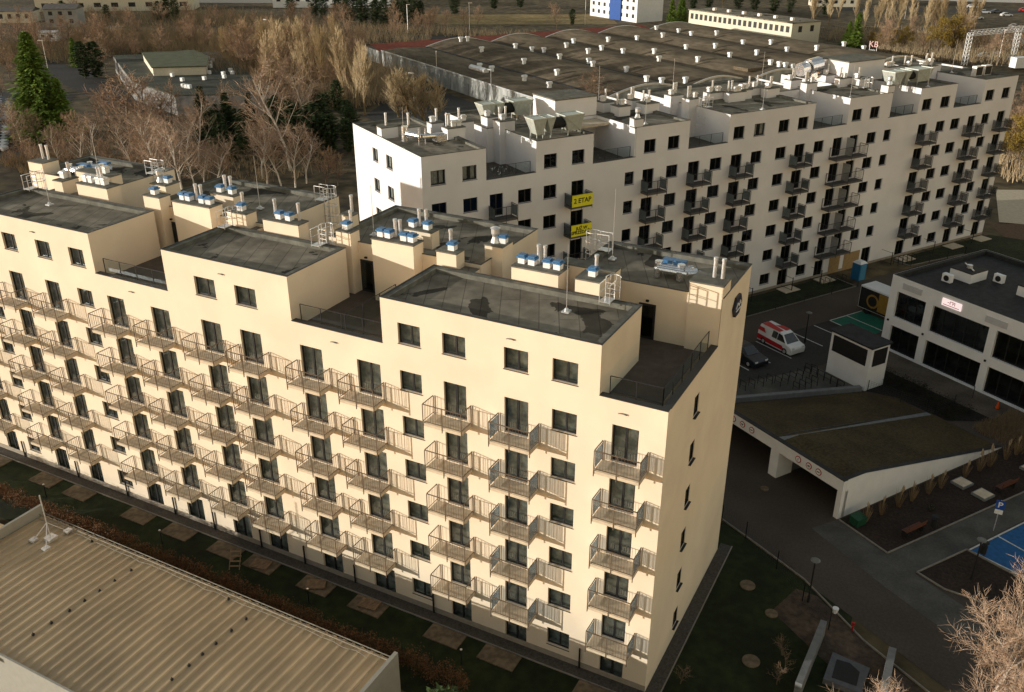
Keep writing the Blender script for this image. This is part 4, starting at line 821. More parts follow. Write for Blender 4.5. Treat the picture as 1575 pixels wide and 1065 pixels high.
# fences
def fence(name, pts, h, lab, mt, mesh=True, bf=True, sp=2.5):
    t = empty(name, (0, 0, 0), 0, lab, 'fence'); P3 = [Vector(W(*p)) if bf else Vector((*p, 0)) for p in pts]; k0 = None
    g = MB()
    for a, b in zip(P3, P3[1:]):
        n = max(1, round((b-a).length/sp)); d = (b-a)/n
        for k in range(n+1):
            pm = MB(); pm.tube((0, 0, 0), (0, 0, h+.05), .035, 5)
            if k0 is None: k0 = pm.build('post', mt, t); o = k0
            else: o = k0.copy(); sc.collection.objects.link(o); o.parent = t
            o.location = a+d*k
        if mesh:
            for z in [h*q/6 for q in range(1, 7)]: g.tube(a+Vector((0, 0, z)), b+Vector((0, 0, z)), .007, 3, cap=False)
            L = (b-a).length; u = (b-a)/L; q = 0
            while q < L: g.tube(a+u*q+Vector((0, 0, .08)), a+u*q+Vector((0, 0, h)), .006, 3, cap=False); q += .22
    if mesh: g.build('wire_panel', mt, t)
    return t
fence('wire_fence', [(7.9, -27.5), (8.05, -32), (7.6, -35.3), (6.78, -38.3), (6.27, -40.84)], 1.4, 'dark wire fence along the side lawn and brown paving', FRM)
fence('wire_fence', [(-4, -4.5), (34, -4.55), (50.8, -4.5)], .7, 'low dark wire fence in front of the white building lawn', FRM, sp=4)
fence('wire_fence', [(61.4, -3.2), (70.5, -3.9), (73, -10.2), (84, -14)], 1.0, 'dark wire fence around the far lawn by the white building', FRM, sp=3)
fence('wire_fence', [(31.9, -21.9), (33.5, -27.5), (38.8, -27.3)], 1.1, 'dark wire fence behind the planted garage roof', FRM)
for i, x in enumerate((37.5, 43.5, 48.0, 59.8, 67.5, 75.0)):
    m = MB(); m.box(-.04, .04, -1.66, -1.6, 0, 1.6); m.box(-.012, .012, -1.6, -.05, .1, .14); m.box(-.012, .012, -1.6, -.05, 1.45, 1.49); o = m.build('lawn_divider', BLK, B); o.location = (x, 0, 0)
for i, x in enumerate((7, 23.5, 29.1, 34.7, 43.5, 49.2, 63.0, 72.0, 77.6)): m = MB(); m.box(-1.1, 1.1, -1.9, -.4, .0, .06); o = m.build('door_slab', CONC, B); o.location = (x, 0, .018)
sheet('planting_strip', [(31.9, -21.9), (34.4, -17.6), (36.6, -17.4), (37.0, -31), (33.4, -28.6), (33.2, -24)], .03, mat('dark_soil', (.014, .012, .009), .95, .4, 4, .6, 15), bframe=True)  # near-black ground sheet between booth and office pavement
sheet('office_pavement', [(40.3, -60), (40.3, -16.2), (36.6, -16.4), (37.2, -60)], .024, mat("office_paving", (.11, .09, .07), .85, .15, 5, .2, 20, big=.3, bigscale=.4), bframe=True)
STRAW = mat("dry_grass_straw", (.22, .155, .085), .9, .25, 5); STRAWD = mat("dry_grass_plume", (.36, .28, .18), .9, .2, 5)
def grass_clump(h, n, spread):
    def fn():
        m = MB()
        for _ in range(n):
            a = random.uniform(0, 6.28); r = spread*random.random(); L = h*random.uniform(.5, .8); p = Vector((math.cos(a)*r*.35, math.sin(a)*r*.35, 0)); q = p+Vector((math.cos(a)*r, math.sin(a)*r, L)); m.tube(p, q, .012, 3, r2=.004, cap=False)
        o = m.build('ornamental_grass', STRAW); m = MB()
        for _ in range(n//8):
            a = random.uniform(0, 6.28); r = spread*.7*random.random(); q = Vector((math.cos(a)*r, math.sin(a)*r, h*random.uniform(.8, 1))); m.tube((0, 0, h*.3), q, .006, 3, cap=False); m.tube(q-Vector((0, 0, .12)), q+Vector((random.uniform(-.05, .05), 0, .16)), .045, 4, r2=.01)
        reg(o, m.build('plumes', STRAWD, o)); return o
    return fn
wh = ['first', 'second', 'third', 'fourth', 'fifth', 'sixth', 'seventh', 'eighth', 'ninth', 'tenth', 'eleventh']
for i, x in enumerate((16.6, 18.2, 20.0, 21.4, 23.2, 24.6, 27.4, 29.1, 30.3, 32.3, 33.6)):
    o = inst('tuft', grass_clump(1.7, 60, .3), None, W(x, -34.75), random.uniform(0, 6), random.uniform(.8, 1.15)); tag(o, wh[i]+' tall dry grass tuft along the white ramp wall counted from the portal', 'ornamental grass', 'dry grass tufts along the ramp wall')
random.seed(5); m = MB()
for _ in range(2600):
    x = random.uniform(34, 39.5); y = -30.5-random.uniform(0, 5)-(x-34)*.0; p = Vector(W(x, y)); a = random.uniform(0, 6.28); m.tube(p, p+Vector((math.cos(a)*.15, math.sin(a)*.15, random.uniform(.3, .8))), .012, 3, r2=.004, cap=False)
o = m.build('dry_grasses', STRAW); o['kind'] = 'stuff'
m = MB(); leafmass(m, [(*W(random.uniform(33.8, 36.5), random.uniform(-29, -17.8))[:2], random.uniform(.1, .5)) for _ in range(260)], 11000, .45, .1); o = m.build('ground_cover', mat("dark_groundcover_leaf", (.02, .018, .010), .9, .4)); o['kind'] = 'stuff'
def bush(loc, r, n, mt, lab, cat='shrub', group=None, sz=.08):
    t = empty('shrub', loc, 0, lab, cat, group); m = MB(); leafmass(m, [(0, 0, r*.8, r)], n, r, sz); m.build('foliage', mt, t); m = MB()
    for k in range(7): a = k*.9; m.tube((0, 0, 0), (math.cos(a)*r*.7, math.sin(a)*r*.7, r*1.3), .015, 3, cap=False)
    m.build('stems', TWIG, t)
bush((-1.9, -4.6, 0), .45, 260, mat("yellow_leaf", (.30, .26, .04), .8, .2), 'small yellow green shrub at the bottom edge of the lawn'); bush((*W(21.6, -36.2)[:2], 0), .35, 200, mat("dark_leaf", (.015, .025, .012), .8, .3), 'small dark shrub in the middle of the mulch bed')
# ================================================================== TREES
BARKD = mat("brown_bark", (.12, .085, .06), .9, .25, 8); BARKB = mat("birch_bark", (.52, .46, .38), .85, .3, 6, col2=(.62, .57, .50)); BARKP = mat("golden_bark", (.24, .17, .085), .9, .2, 6)
TWB = mat("birch_twig", (.38, .27, .19), .9, .25, 3); TWR = mat("brown_twig", (.30, .20, .13), .9, .25, 3); TWP = mat("golden_twig", (.46, .36, .22), .9, .2, 3)
NDL = mat("spruce_needle", (.10, .17, .02), .85, .4, 2, col2=(.21, .30, .04)); NDD = mat("dark_conifer_needle", (.018, .034, .010), .85, .4, 2, col2=(.05, .085, .02)); YLF = mat("autumn_leaf", (.22, .15, .025), .85, .35, 2)
rnd = random.Random(21)
def bare(h, kind, seed, twn=7, fine=.016, levels=3):
    """bare broadleaf tree: trunk mesh with limbs plus a crown mesh of branches and twigs"""
    def fn():
        rn = random.Random(seed); tm = MB(); cm = MB()
        up = {'B': .55, 'R': .35, 'P': 1.6}[kind]
        def grow(p, d, L, r, lev):
            seg = 4 if lev < 2 else 3; pts = [p]; q = p.copy(); dd = d.copy()
            for k in range(seg):
                dd = (dd+Vector((rn.gauss(0, .13), rn.gauss(0, .13), rn.gauss(0, .08)+.05*up))).normalized(); q = q+dd*(L/seg); pts.append(q.copy())
            for k in range(seg):
                ra = r*(1-.75*k/seg); rb = r*(1-.75*(k+1)/seg); (tm if lev < 2 else cm).tube(pts[k], pts[k+1], ra, 5 if lev < 2 else 3, r2=rb, cap=False)
            if lev >= levels:
                return
            n = {0: 13 if kind != 'P' else 22, 1: 7, 2: twn}.get(lev, 5)
            for k in range(n):
                t = (.22 if lev == 0 and kind != 'P' else .12)+(.88 if lev else .78)*(k+rn.random()*.8)/n; i = min(seg-1, int(t*seg)); f = t*seg-i; b = pts[i].lerp(pts[i+1], max(0, min(1, f)))
                ax = d.orthogonal().normalized(); ax.rotate(Matrix.Rotation(rn.uniform(0, 6.283), 3, d)); ang = rn.uniform(.5, 1.0) if kind != 'P' else rn.uniform(.22, .45)
                nd = (d*math.cos(ang)+ax*math.sin(ang)); nd.z += .25*up*(.6 if lev else 1); nd.normalize()
                l2 = L*((.52 if kind != 'P' else .36)*(1.1-.6*t) if lev == 0 else rn.uniform(.38, .62))
                grow(b, nd, l2, max(fine*.8, r*.42*(1-.45*t)) if lev < 2 else fine, lev+1)
        grow(Vector((0, 0, -.1)), Vector((0, 0, 1)), h*.86, h*.0125+.02, 0)
        nm = {'B': 'birch_tree', 'R': 'bare_tree', 'P': 'poplar_tree'}[kind]; t = bpy.data.objects.new(nm, None); sc.collection.objects.link(t)
        reg(t, tm.build('trunk', {'B': BARKB, 'R': BARKD, 'P': BARKP}[kind], t)); reg(t, cm.build('crown', {'B': TWB, 'R': TWR, 'P': TWP}[kind], t)); return t
    return fn
def conifer(h, kind, seed):
    def fn():
        rn = random.Random(seed); tm = MB(); cm = MB(); tm.tube((0, 0, 0), (0, 0, h*.97), h*.014+.04, 7, r2=.02); nw = (60 if h > 14 else 34) if kind in 'SD' else 22; Rm = h*((.27 if h > 14 else .2) if kind in 'SD' else .26)
        for k in range(nw):
            t = k/nw; z = h*(.05+.93*t); r = Rm*((1-t)**.85 if kind in 'SD' else math.sqrt(max(0, 1-(1.9*t-.85)**2)) if t > .45 else .55+t) * (1 if kind == 'S' else 1); r = max(r, .12)*rn.uniform(.75, 1.15)
            nb = (16 if h > 14 else 11) if kind in 'SD' else 12
            for j in range(nb):
                a = rn.uniform(0, 6.283); rr = r*rn.uniform(.65, 1.12); dx, dy = math.cos(a), math.sin(a); tip = Vector((dx*rr, dy*rr, z-rr*.22 if kind in 'SD' else z+rr*.25)); tm.tube((0, 0, z), tip, .025, 3, r2=.008, cap=False)
                for q in range(16 if h > 14 else 11):
                    u = rn.uniform(.25, 1.05); c = Vector((0, 0, z)).lerp(tip, u); s = (.3 if h > 14 else h*.020+.09); v = Vector((dx, dy, rn.uniform(-.5, .1)))*s*rn.uniform(.8, 1.9); w_ = Vector((-dy, dx, rn.uniform(-.7, .7)))*s*rn.uniform(.3, .8)
                    c += Vector((rn.gauss(0, .12), rn.gauss(0, .12), rn.gauss(0, .10)))*(h*.06); cm.tri(c-v*.4+w_, c-v*.4-w_, c+v)
        nm = 'spruce_tree' if kind in 'SD' else 'evergreen_tree'; t = bpy.data.objects.new(nm, None); sc.collection.objects.link(t)
        reg(t, tm.build('trunk', BARKD, t)); reg(t, cm.build('crown', NDL if kind == 'S' else NDD, t)); return t
    return fn
def leafy(h, seed):
    def fn():
        rn = random.Random(seed); random.seed(seed); t = bpy.data.objects.new('autumn_tree', None); sc.collection.objects.link(t); tm = MB(); cm = MB(); tm.tube((0, 0, 0), (0, 0, h*.6), h*.02, 6, r2=.04); pts = []
        for k in range(26):
            a = rn.uniform(0, 6.28); r = h*.3*rn.random()**.5; z = h*rn.uniform(.35, .95); r *= math.sin(math.pi*min(1, max(.15, (z/h-.2)/.85)))
            p = (math.cos(a)*r, math.sin(a)*r, z); tm.tube((0, 0, z*.5), p, .05, 4, r2=.015, cap=False); pts.append((*p, h*rn.uniform(.07, .13)))
        leafmass(cm, pts, 3600, .5, .22); reg(t, tm.build('trunk', BARKD, t)); reg(t, cm.build('crown', YLF, t)); return t
    return fn
TREES=[('S',-143.6,73.5,19.4),('S',-139.3,74.5,11.1),('D',-156.7,80.6,11.1),('B',-141.7,67.0,7.4),('R',-126.5,56.4,6.0),('R',-121.7,55.4,6.0),('R',-128.6,55.3,3.6),('B',-124.2,60.9,6.4),('B',-117.3,59.9,8.3),('B',-118.0,62.7,9.2),('R',-119.3,59.3,4.8),('R',-114.5,61.8,5.1),('R',-121.6,73.8,12.6),('R',-127.2,74.6,9.8),('R',-119.4,77.1,9.6),('B',-93.4,57.9,11.1),('B',-96.2,58.0,9.7),('B',-92.9,59.8,9.3),('R',-101.5,59.6,7.6),('R',-104.9,60.8,6.3),('B',-91.4,62.9,8.3),('R',-92.4,65.7,6.4),('D',-116.4,86.0,9.5),('D',-113.2,86.0,7.0),('D',-112.7,94.0,7.5),('D',-111.7,89.1,5.8),('D',-102.6,77.1,6.0),('D',-100.8,83.1,6.1),('B',-88.7,76.3,17.2),('B',-106.6,94.2,11.9),('B',-103.8,98.6,12.4),('B',-86.0,67.8,9.4),('B',-83.6,68.2,10.0),('B',-81.5,69.0,9.6),('B',-81.4,71.5,8.2),('R',-77.1,70.5,6.1),('R',-76.4,72.8,4.7),('E',-110.8,117.6,6.6),('E',-105.7,107.4,6.2),('E',-96.7,102.4,6.6),('E',-95.2,89.8,6.8),('E',-90.1,88.8,7.0),('E',-87.5,90.2,5.9),('P',-180.5,157.8,9.0),('P',-177.3,158.2,10.1),('P',-172.8,157.9,11.0),('P',-167.1,155.9,11.8),('P',-157.3,149.1,13.3),('P',-143.8,136.8,15.5),('P',-135.0,129.8,15.8),('P',-138.6,137.5,14.2),('P',-125.9,125.7,16.7),('P',-128.9,133.0,15.1),('P',-122.1,127.7,15.6),('P',-125.1,135.1,14.5),('P',-113.8,123.8,16.8),('P',-109.9,122.7,13.9),('P',-104.2,118.0,13.3),('P',-117.4,131.9,12.2),('P',-93.3,113.9,8.1),('P',-91.7,114.7,9.1),('P',-89.2,114.0,7.8),('P',-87.8,115.4,8.2),('P',-85.8,115.8,7.5),('E',-178.0,156.5,3.6),('E',-170.2,151.8,4.1),('E',-162.7,147.3,4.5),('E',-157.0,144.7,4.4),('E',-152.5,142.6,4.2),('R',-238.6,174.4,4.3),('R',-234.0,176.8,3.9),('R',-231.9,181.5,3.1),('R',-224.9,181.6,3.5),('P',-215.8,179.5,5.0),('P',-208.0,177.1,5.6),('P',-202.4,176.8,5.6),('R',-248.4,140.3,9.3),('R',-250.0,145.5,9.1),('R',-207.0,111.8,8.0),('R',-198.1,108.2,6.7),('R',-185.3,94.5,7.2),('R',-241.4,144.0,7.9),('R',-248.9,152.3,7.4),('R',-221.7,134.8,7.0),('R',-230.8,146.6,6.1),('S',-209.7,133.5,7.6),('E',-192.0,121.8,9.0),('E',-189.4,123.2,8.7),('R',-194.0,129.7,6.7),('E',-312.1,206.9,6.2),('E',-305.1,205.6,7.3),('E',-298.6,204.2,5.9),('E',-294.4,216.2,5.8),('R',-284.8,211.4,5.4),('R',-270.3,205.2,4.8),('E',-273.6,222.2,7.3),('E',-274.4,226.7,8.1),('E',-266.6,223.4,8.8),('R',-261.8,223.5,7.2),('R',-238.5,204.8,6.7),('R',-239.7,216.9,6.9),('R',-241.1,225.1,5.7),('R',-246.0,218.0,4.4),('E',-225.0,257.8,7.7),('E',-217.4,256.7,8.7),('E',-207.6,252.1,9.4),('E',-201.1,250.8,9.1),('E',-192.7,246.0,8.7),('E',-187.4,244.4,10.1),('R',-180.2,239.6,8.7),('E',-185.7,254.2,8.4),('R',-162.8,232.7,6.9),('R',-169.9,236.8,5.8),('R',-161.3,241.4,7.1),('R',-154.6,244.8,7.9),('R',-156.4,256.4,7.3),('R',-131.0,267.6,8.9),('E',-132.0,282.5,5.7),('E',-187.8,293.3,8.7),('E',-183.9,318.5,8.1),('E',-176.8,328.4,7.7),('S',-96.6,287.9,10.2),('S',-94.8,293.2,10.8),('E',-110.5,357.1,8.1),('E',-106.4,365.5,7.7),('P',-99.5,362.9,7.1),('E',-94.0,365.9,8.1),('E',-86.6,363.7,8.5),('E',-78.3,362.2,7.9),('E',-71.3,360.2,7.8),('P',-61.3,354.5,8.6),('E',-56.8,356.9,8.1),('P',-50.6,349.6,8.4),('S',-31.4,266.8,10.4),('S',-34.0,268.6,7.5),('P',-36.5,319.5,10.7),('P',-33.5,321.1,11.3),('P',-29.8,320.9,12.1),('P',-26.2,322.8,11.6),('P',-21.6,319.0,12.1),('P',-17.6,321.1,11.3),('P',-14.0,327.1,10.1),('Y',-20.8,263.1,6.5),('Y',-17.4,264.8,6.9),('Y',-24.4,264.2,5.1),('Y',-27.1,269.0,4.8),('R',-10.9,256.6,6.7),('Y',-7.7,255.5,10.4),('Y',-4.2,257.4,11.0),('R',-1.1,261.8,10.5),('R',1.8,263.3,8.0),('R',-7.4,285.9,7.6),('R',6.3,277.3,5.1),('R',9.4,298.1,5.4),('Y',13.6,130.1,8.9),('Y',15.1,128.2,8.8),('R',16.1,134.7,6.7),('R',-63.1,138.2,8.5),('R',-54.3,150.3,5.1)]
_r = random.Random(404)
RT = fw.cross(Vector((0, 0, 1))).normalized()
TREES += [('E', -110, 81.5, 7.5), ('E', -106.5, 79.5, 7.), ('E', -104.5, 83.5, 7.5), ('E', -113, 84, 6.5), ('E', -101.5, 80, 6), ('E', -99, 84.5, 6), ('D', -108.5, 84, 10), ('D', -97.5, 87.5, 9), ('R', -125, 79, 11), ('R', -118, 80, 10.5)]
def SPX(x, y, z=0.):
    d = Vector((x, y, z))-co.location; return 787.5+1404.2*d.dot(RT)/d.dot(fw)
for n_, k_, bx_, hh_ in ((10, 'B', (-112, -78, 56, 86), (7, 12)), (7, 'R', (-150, -112, 58, 72), (5, 8)), (26, 'R', (-170, -105, 122, 158), (9, 14)), (16, 'P', (-165, -105, 125, 158), (11, 15)), (40, 'R', (-255, -185, 135, 185), (5, 9)), (14, 'R', (-300, -250, 165, 235), (5, 9)), (16, 'R', (-235, -160, 205, 250), (5, 9)), (14, 'R', (-30, 20, 245, 300), (6, 10)), (8, 'E', (-112, -92, 84, 104), (6, 9)), (10, 'E', (-240, -180, 240, 270), (7, 10)), (12, 'R', (8, 30, 130, 160), (6, 10)), (20, 'P', (-60, 0, 310, 345), (9, 13))):
    for q_ in range(n_):
        x_, y_ = _r.uniform(bx_[0], bx_[1]), _r.uniform(bx_[2], bx_[3])
        if y_ > 112 and x_ < -60 and y_ < 165 and SPX(x_, y_) > 585: continue
        if -195 < x_ < -118 and y_ < 150-(x_+175)*.72 and y_ > 95 and y_ > 132-(x_+193)*.72-4: continue
        TREES.append((k_, x_, y_, _r.uniform(*hh_)))
PR = {'B': [(10, 31), (10, 32), (12, 33)], 'R': [(8, 41), (8, 42), (8, 43)], 'P': [(12, 51), (12, 52)], 'S': [(18, 61), (12, 62)], 'D': [(12, 63), (12, 64)], 'E': [(8, 71), (8, 72)], 'Y': [(8, 81), (8, 82)]}
wds = {'B': ('birch', 'pale barked bare birch'), 'R': ('bare tree', 'brown twigged bare tree'), 'P': ('poplar', 'upright golden bare poplar'), 'S': ('spruce', 'pointed green spruce'), 'D': ('spruce', 'dark pointed spruce'), 'E': ('evergreen', 'dark rounded evergreen'), 'Y': ('autumn tree', 'tree with yellow autumn leaves')}
def zone(x, y):
    if y < 105 and x < -110 and x > -165 and y < 92: return 'behind the cream building roof left end'
    if x > -112 and x < -70 and y < 110: return 'in the grove behind the cream building'
    if x > -98 and x < -84 and y < 117: return 'beside the warehouse wall'
    if -182 < x < -98 and 110 < y < 160: return 'between the school and warehouse'
    if x < -220: return 'near the top left houses'
    if x < -160 and y < 200: return 'around the school'
    if x < -125: return 'beyond the red roofed shed'
    if x > 12 and y < 140: return 'past the white apartment building end'
    if x > -40: return 'along the top right road'
    if y < 160: return 'behind the white apartment building'
    return 'behind the slab office'
seen = {}
SPECIAL = {0: 'tallest bright green spruce at the left', 1: 'shorter spruce right beside the tallest spruce', 2: 'dark spruce half hidden behind the tallest spruce', 12: 'broad rounded bare tree in front of the flat roofed school', 15: 'many stemmed pale birch standing behind the roof ladders', 28: 'tall birch with a broad reddish crown left of the golden poplars', 157: 'bare reddish birch rising before the warehouse roof'}
for i, (k, x, y, h) in enumerate(TREES):
    v = i % len(PR[k]); ph, sd = PR[k][v]
    if k == 'S' and h > 14: v = 0; ph, sd = PR[k][0]
    fn = bare(ph, k, sd, 8 if k != 'P' else 7, .021 if k != 'P' else .026) if k in 'BRP' else conifer(ph, k, sd) if k in 'SED' else leafy(ph, sd)
    s = h/ph*rnd.uniform(.97, 1.05); wx = s*rnd.uniform(.9, 1.2) if k not in 'SD' else s*(1.35 if h > 14 else 1.3)
    if i == 12: wx = s*1.7
    if k == 'P' and -95 < x < -84: wx *= 2.3; s *= 1.2
    o = inst(('tree', k, v), fn, None, (x, y, 0), rnd.uniform(0, 6.28), (wx, wx, s))
    zt_ = zone(x, y); lab = SPECIAL.get(i) or wds[k][1]+' '+zt_
    if 'group' in o: del o['group']
    tag(o, lab, wds[k][0], None if i in SPECIAL else wds[k][0]+' group '+zt_)

near = bare(10.2, 'B', 97, 11, .011, 4)(); near.name = 'young_tree'; near.location = (15.0, 1.6, 0); tag(near, 'leafless tree with pale sunlit twigs at the bottom right corner', 'tree')
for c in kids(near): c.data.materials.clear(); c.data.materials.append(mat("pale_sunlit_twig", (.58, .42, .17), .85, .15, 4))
for i, (x, y, h) in enumerate(((12.0, -.6, 6.2), (10.6, .8, 5.3))):
    o = bare(h, 'B', 120+i, 8, .011, 3)(); o.name = 'young_tree'; o.location = (x, y, 0); tag(o, ['smaller leafless tree left of the big one at the bottom right', 'smallest leafless tree at the bottom edge right of the side lawn'][i], 'tree')
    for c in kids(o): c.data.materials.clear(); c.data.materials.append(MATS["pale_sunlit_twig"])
random.seed(2)
for i, (x, y) in enumerate(((6.2, 3.9), (6.4, 5.0), (6.0, 6.2), (1.5, 1.5))):
    o = bare(1.6, 'R', 140+i, 3, .006, 2)(); o.name = 'sapling'; o.location = (x, y, 0); tag(o, 'thin bare sapling '+['low beside the retaining wall', 'in the middle of the row beside the retaining wall', 'farthest up beside the retaining wall', 'near the cream building corner at the bottom'][i], 'sapling')
# unseen evergreen row, added outside the frame to shade the side lawn
for i, (x, y) in enumerate(((-7.0, -9.0), (-4.5, -9.6), (-2.0, -9.2), (.6, -9.8), (3.2, -9.4), (5.6, -9.9))):
    o = inst(('tree', 'E', 0), conifer(8, 'E', 71), None, (x, y, 0), i, (.75, .75, .62)); tag(o, 'unseen evergreen added right of the hall to shade the side lawn', 'evergreen', 'unseen evergreens added to shade the side lawn')
# grove floor: dense brushwood reading as one mass
BR = mat("brushwood_twig", (.33, .25, .15), .9, .35, .5); m = MB(); random.seed(77)
def brushfield(m, cx, cy, rx, ry, n, h, rot=0.):
    for _ in range(n):
        a = random.uniform(0, 6.28); r = random.random()**.5; x = cx+math.cos(a)*r*rx*math.cos(rot)-math.sin(a)*r*ry*math.sin(rot); y = cy+math.cos(a)*r*rx*math.sin(rot)+math.sin(a)*r*ry*math.cos(rot)
        hh = h*random.uniform(.4, 1.2)
        for k in range(3): d = Vector((random.gauss(0, .3), random.gauss(0, .3), 1)); m.tube((x, y, 0), Vector((x, y, 0))+d*hh, .05, 3, r2=.012, cap=False)
for cx, cy, rx, ry, n, h in ((-140, 140, 34, 16, 1800, 6.), (-205, 170, 50, 14, 1800, 5.), (-118, 60, 18, 6, 500, 2.2), (-95, 78, 12, 14, 250, 1.4), (-225, 178, 42, 10, 1300, 4.2), (-240, 145, 25, 22, 1000, 3.5), (-150, 150, 30, 12, 1000, 4.), (-120, 132, 14, 14, 700, 4.), (-290, 220, 60, 18, 900, 3.), (-250, 235, 40, 14, 700, 4), (-160, 240, 40, 8, 500, 2.5), (0, 270, 26, 22, 1100, 3.), (-20, 285, 25, 12, 600, 4), (18, 140, 8, 20, 400, 3), (-190, 215, 40, 10, 700, 4)):
    brushfield(m, cx, cy, rx, ry, n, h, R(30) if x < 0 else 0)
o = m.build('brushwood', BR); o['kind'] = 'stuff'
# ================================================================== BACKGROUND
sheet('service_road', [(-232, 133), (-160, 100), (-140, 98), (-134, 106), (-165, 112), (-200, 130), (-236, 140)], .01, ASPH)
sheet('car_park', [(-200, 98), (-176, 106), (-134, 62), (-150, 55), (-180, 74)], .014, ASPH)
sheet('yard_asphalt', [(64, 170), (64, 86), (50, 84), (46, 110), (44, 175)], .014, ASPH, bframe=True)
sheet('yard_asphalt', [(40, 60), (64, 60), (64, 88), (46, 120), (38, 110)], .018, ASPH, bframe=True)
sheet('back_street', [(-170, 228), (-100, 262), (-95, 254), (-168, 220)], .01, ASPH)
sheet('golden_meadow', [(-175, 262), (-118, 292), (-134, 322), (-205, 285)], .012, mat("dry_meadow", (.28, .20, .08), .95, .3, .6, .4, 3, big=.3, bigscale=.08))
sheet('dry_field', [(-175, 190), (-150, 175), (-170, 165), (-232, 190), (-215, 205)], .012, MATS["dry_meadow"])
sheet('main_road', [(-60, 392), (60, 432), (60, 420), (-55, 380)], .012, ASPH); sheet('main_road', [(-30, 330), (60, 352), (60, 343), (-28, 322)], .012, ASPH)
sheet('playground_sand', [(78, -30), (95, -30), (98, -5), (84, 2), (81, -2)], .016, mat("playground_soil", (.12, .07, .04), .95, .2, 3), bframe=True)
sheet('sunlit_yard', [(86, 2), (100, -14), (112, -22), (116, 2), (100, 12)], .02, mat("pale_concrete_yard", (.5, .43, .32), .9, .1, 2), bframe=True)
# warehouse
Wh = BE('warehouse', 0, 0, label='large dark roofed warehouse of rows of shallow barrel vaults behind the white building', cat='warehouse')
WR = mat("warehouse_felt", (.15, .118, .08), .95, .25, .8, .7, 3, big=.4, bigscale=.12, spec=.1, stretch=(1, .4, 1)); WW = mat("stained_panel", (.22, .23, .22), .9, .7, .5, .2, 6, col2=(.46, .46, .43), stretch=(1, 1, .4))
vx = [67.2, 80.3, 100.6, 118.5, 137.2, 156.6, 177.2]; y0, y1, ze = 84.5, 169.0, 4.0
m = MB(); gm = MB(); N = 14
def vz(x):
    for a, b in zip(vx, vx[1:]):
        if a <= x <= b: t = (x-a)/(b-a); return ze+(.35 if a < 70 else 1.75)*math.sin(math.pi*t)
    return ze
for a, b in zip(vx, vx[1:]):
    for k in range(N):
        xa_, xb_ = a+(b-a)*k/N, a+(b-a)*(k+1)/N
        for j in range(8):
            ya_, yb_ = y0+(y1-y0)*j/8, y0+(y1-y0)*(j+1)/8; m.quad((xa_, ya_, vz(xa_)), (xb_, ya_, vz(xb_)), (xb_, yb_, vz(xb_)), (xa_, yb_, vz(xa_)))
        for yy_ in (y0, y1):
            s_ = -1 if yy_ == y0 else 1; gm.quad((xa_, yy_+s_*.02, 0), (xb_, yy_+s_*.02, 0), (xb_, yy_+s_*.02, vz(xb_)+.0), (xa_, yy_+s_*.02, vz(xa_)+.0))
    m.box(b-.35, b+.35, y0+.1, y1-.1, ze+.005, ze+.12, 1) if b < 177 else None
m.build('vaulted_roof', [WR, FELTD], Wh)
gm.quad((67.18, y0, 0), (67.18, y1, 0), (67.18, y1, ze), (67.18, y0, ze)); gm.quad((177.2, y0, 0), (177.2, y1, 0), (177.2, y1, ze), (177.2, y0, ze)); gm.build('walls', WW, Wh)
m = MB()
for yy_ in (y0-.12, y1+.12):
    for a, b in zip(vx[1:], vx[2:]):
        for k in range(N):
            xa_, xb_ = a+(b-a)*k/N, a+(b-a)*(k+1)/N; m.quad((xa_, yy_, vz(xa_)-.25), (xb_, yy_, vz(xb_)-.25), (xb_, yy_, vz(xb_)+.12), (xa_, yy_, vz(xa_)+.12)); m.quad((xa_, yy_, vz(xa_)+.12), (xb_, yy_, vz(xb_)+.12), (xb_, yy_+.3, vz(xb_)+.12), (xa_, yy_+.3, vz(xa_)+.12))
m.box(67.0, 67.17, y0, y1, ze-.15, ze+.12); m.build('pale_verge', GALV, Wh)
VENTS = [(85.0,146.0),(95.1,146.2),(101.5,142.5),(112.9,145.7),(123.6,144.7),(132.3,143.3),(142.4,144.6),(84.5,124.2),(94.0,123.5),(101.3,121.7),(113.3,124.1),(122.0,122.6),(83.4,108.2),(94.7,110.6),(101.4,106.7),(112.0,108.2),(74.6,107.6),(74.8,97.8),(74.7,122.3),(74.2,127.2),(89.4,162.0),(87.8,162.9),(110.5,129.4),(105.8,128.5),(91.8,87.0),(93.7,84.4),(98.8,144.1),(106.6,139.6),(152.2,159.8),(158.0,156.4),(151.9,143.6),(160.6,142.6),(152.2,122.8),(160.3,120.6),(132.1,122.3),(141.4,121.6),(141.7,106.7),(152.2,106.8),(161.2,105.3),(172.2,106.1),(122.2,106.2),(132.5,106.4),(131.1,91.3),(130.4,87.9),(133.6,89.0),(135.0,88.2),(134.7,85.4),(102.4,87.1),(176.3,102.7)]
def wvent():
    v = MB(); v.box(-.35, .35, -.35, .35, 0, 1.0); v.box(-.55, .55, -.4, .4, .9, 1.35); return v.build('roof_vent', WHP)
for x, y in VENTS:
    x = min(176, max(68, x)); inst('wvent', wvent, Wh, (x, min(y, 167), vz(x)-.1), random.uniform(-.2, .2))
for x in (70.0, 72.5, 86.0): m = MB(); m.tube((x, 150-x*.3, vz(x)+.3), (x+.2, 143-x*.3, vz(x)+.3), .7, 10); m.build('roof_tank', GALV, Wh) if x == 72.5 else None
for k in range(9):
    y = y0+8+k*9; m = MB(); m.box(67.05, 67.15, y, y+2.4, 0, 2.6); m.build('gate', mat("gate_panel", (.28, .28, .27), .8, .2), Wh)
m = MB(); m.box(121, 127, 88, 92.5, ze+1.2, ze+1.9); m.build('roof_patch', SAND, Wh)
rs = BE('red_roofed_shed', 0, 0, label='long low shed with a dull red roof behind the warehouse', cat='shed')
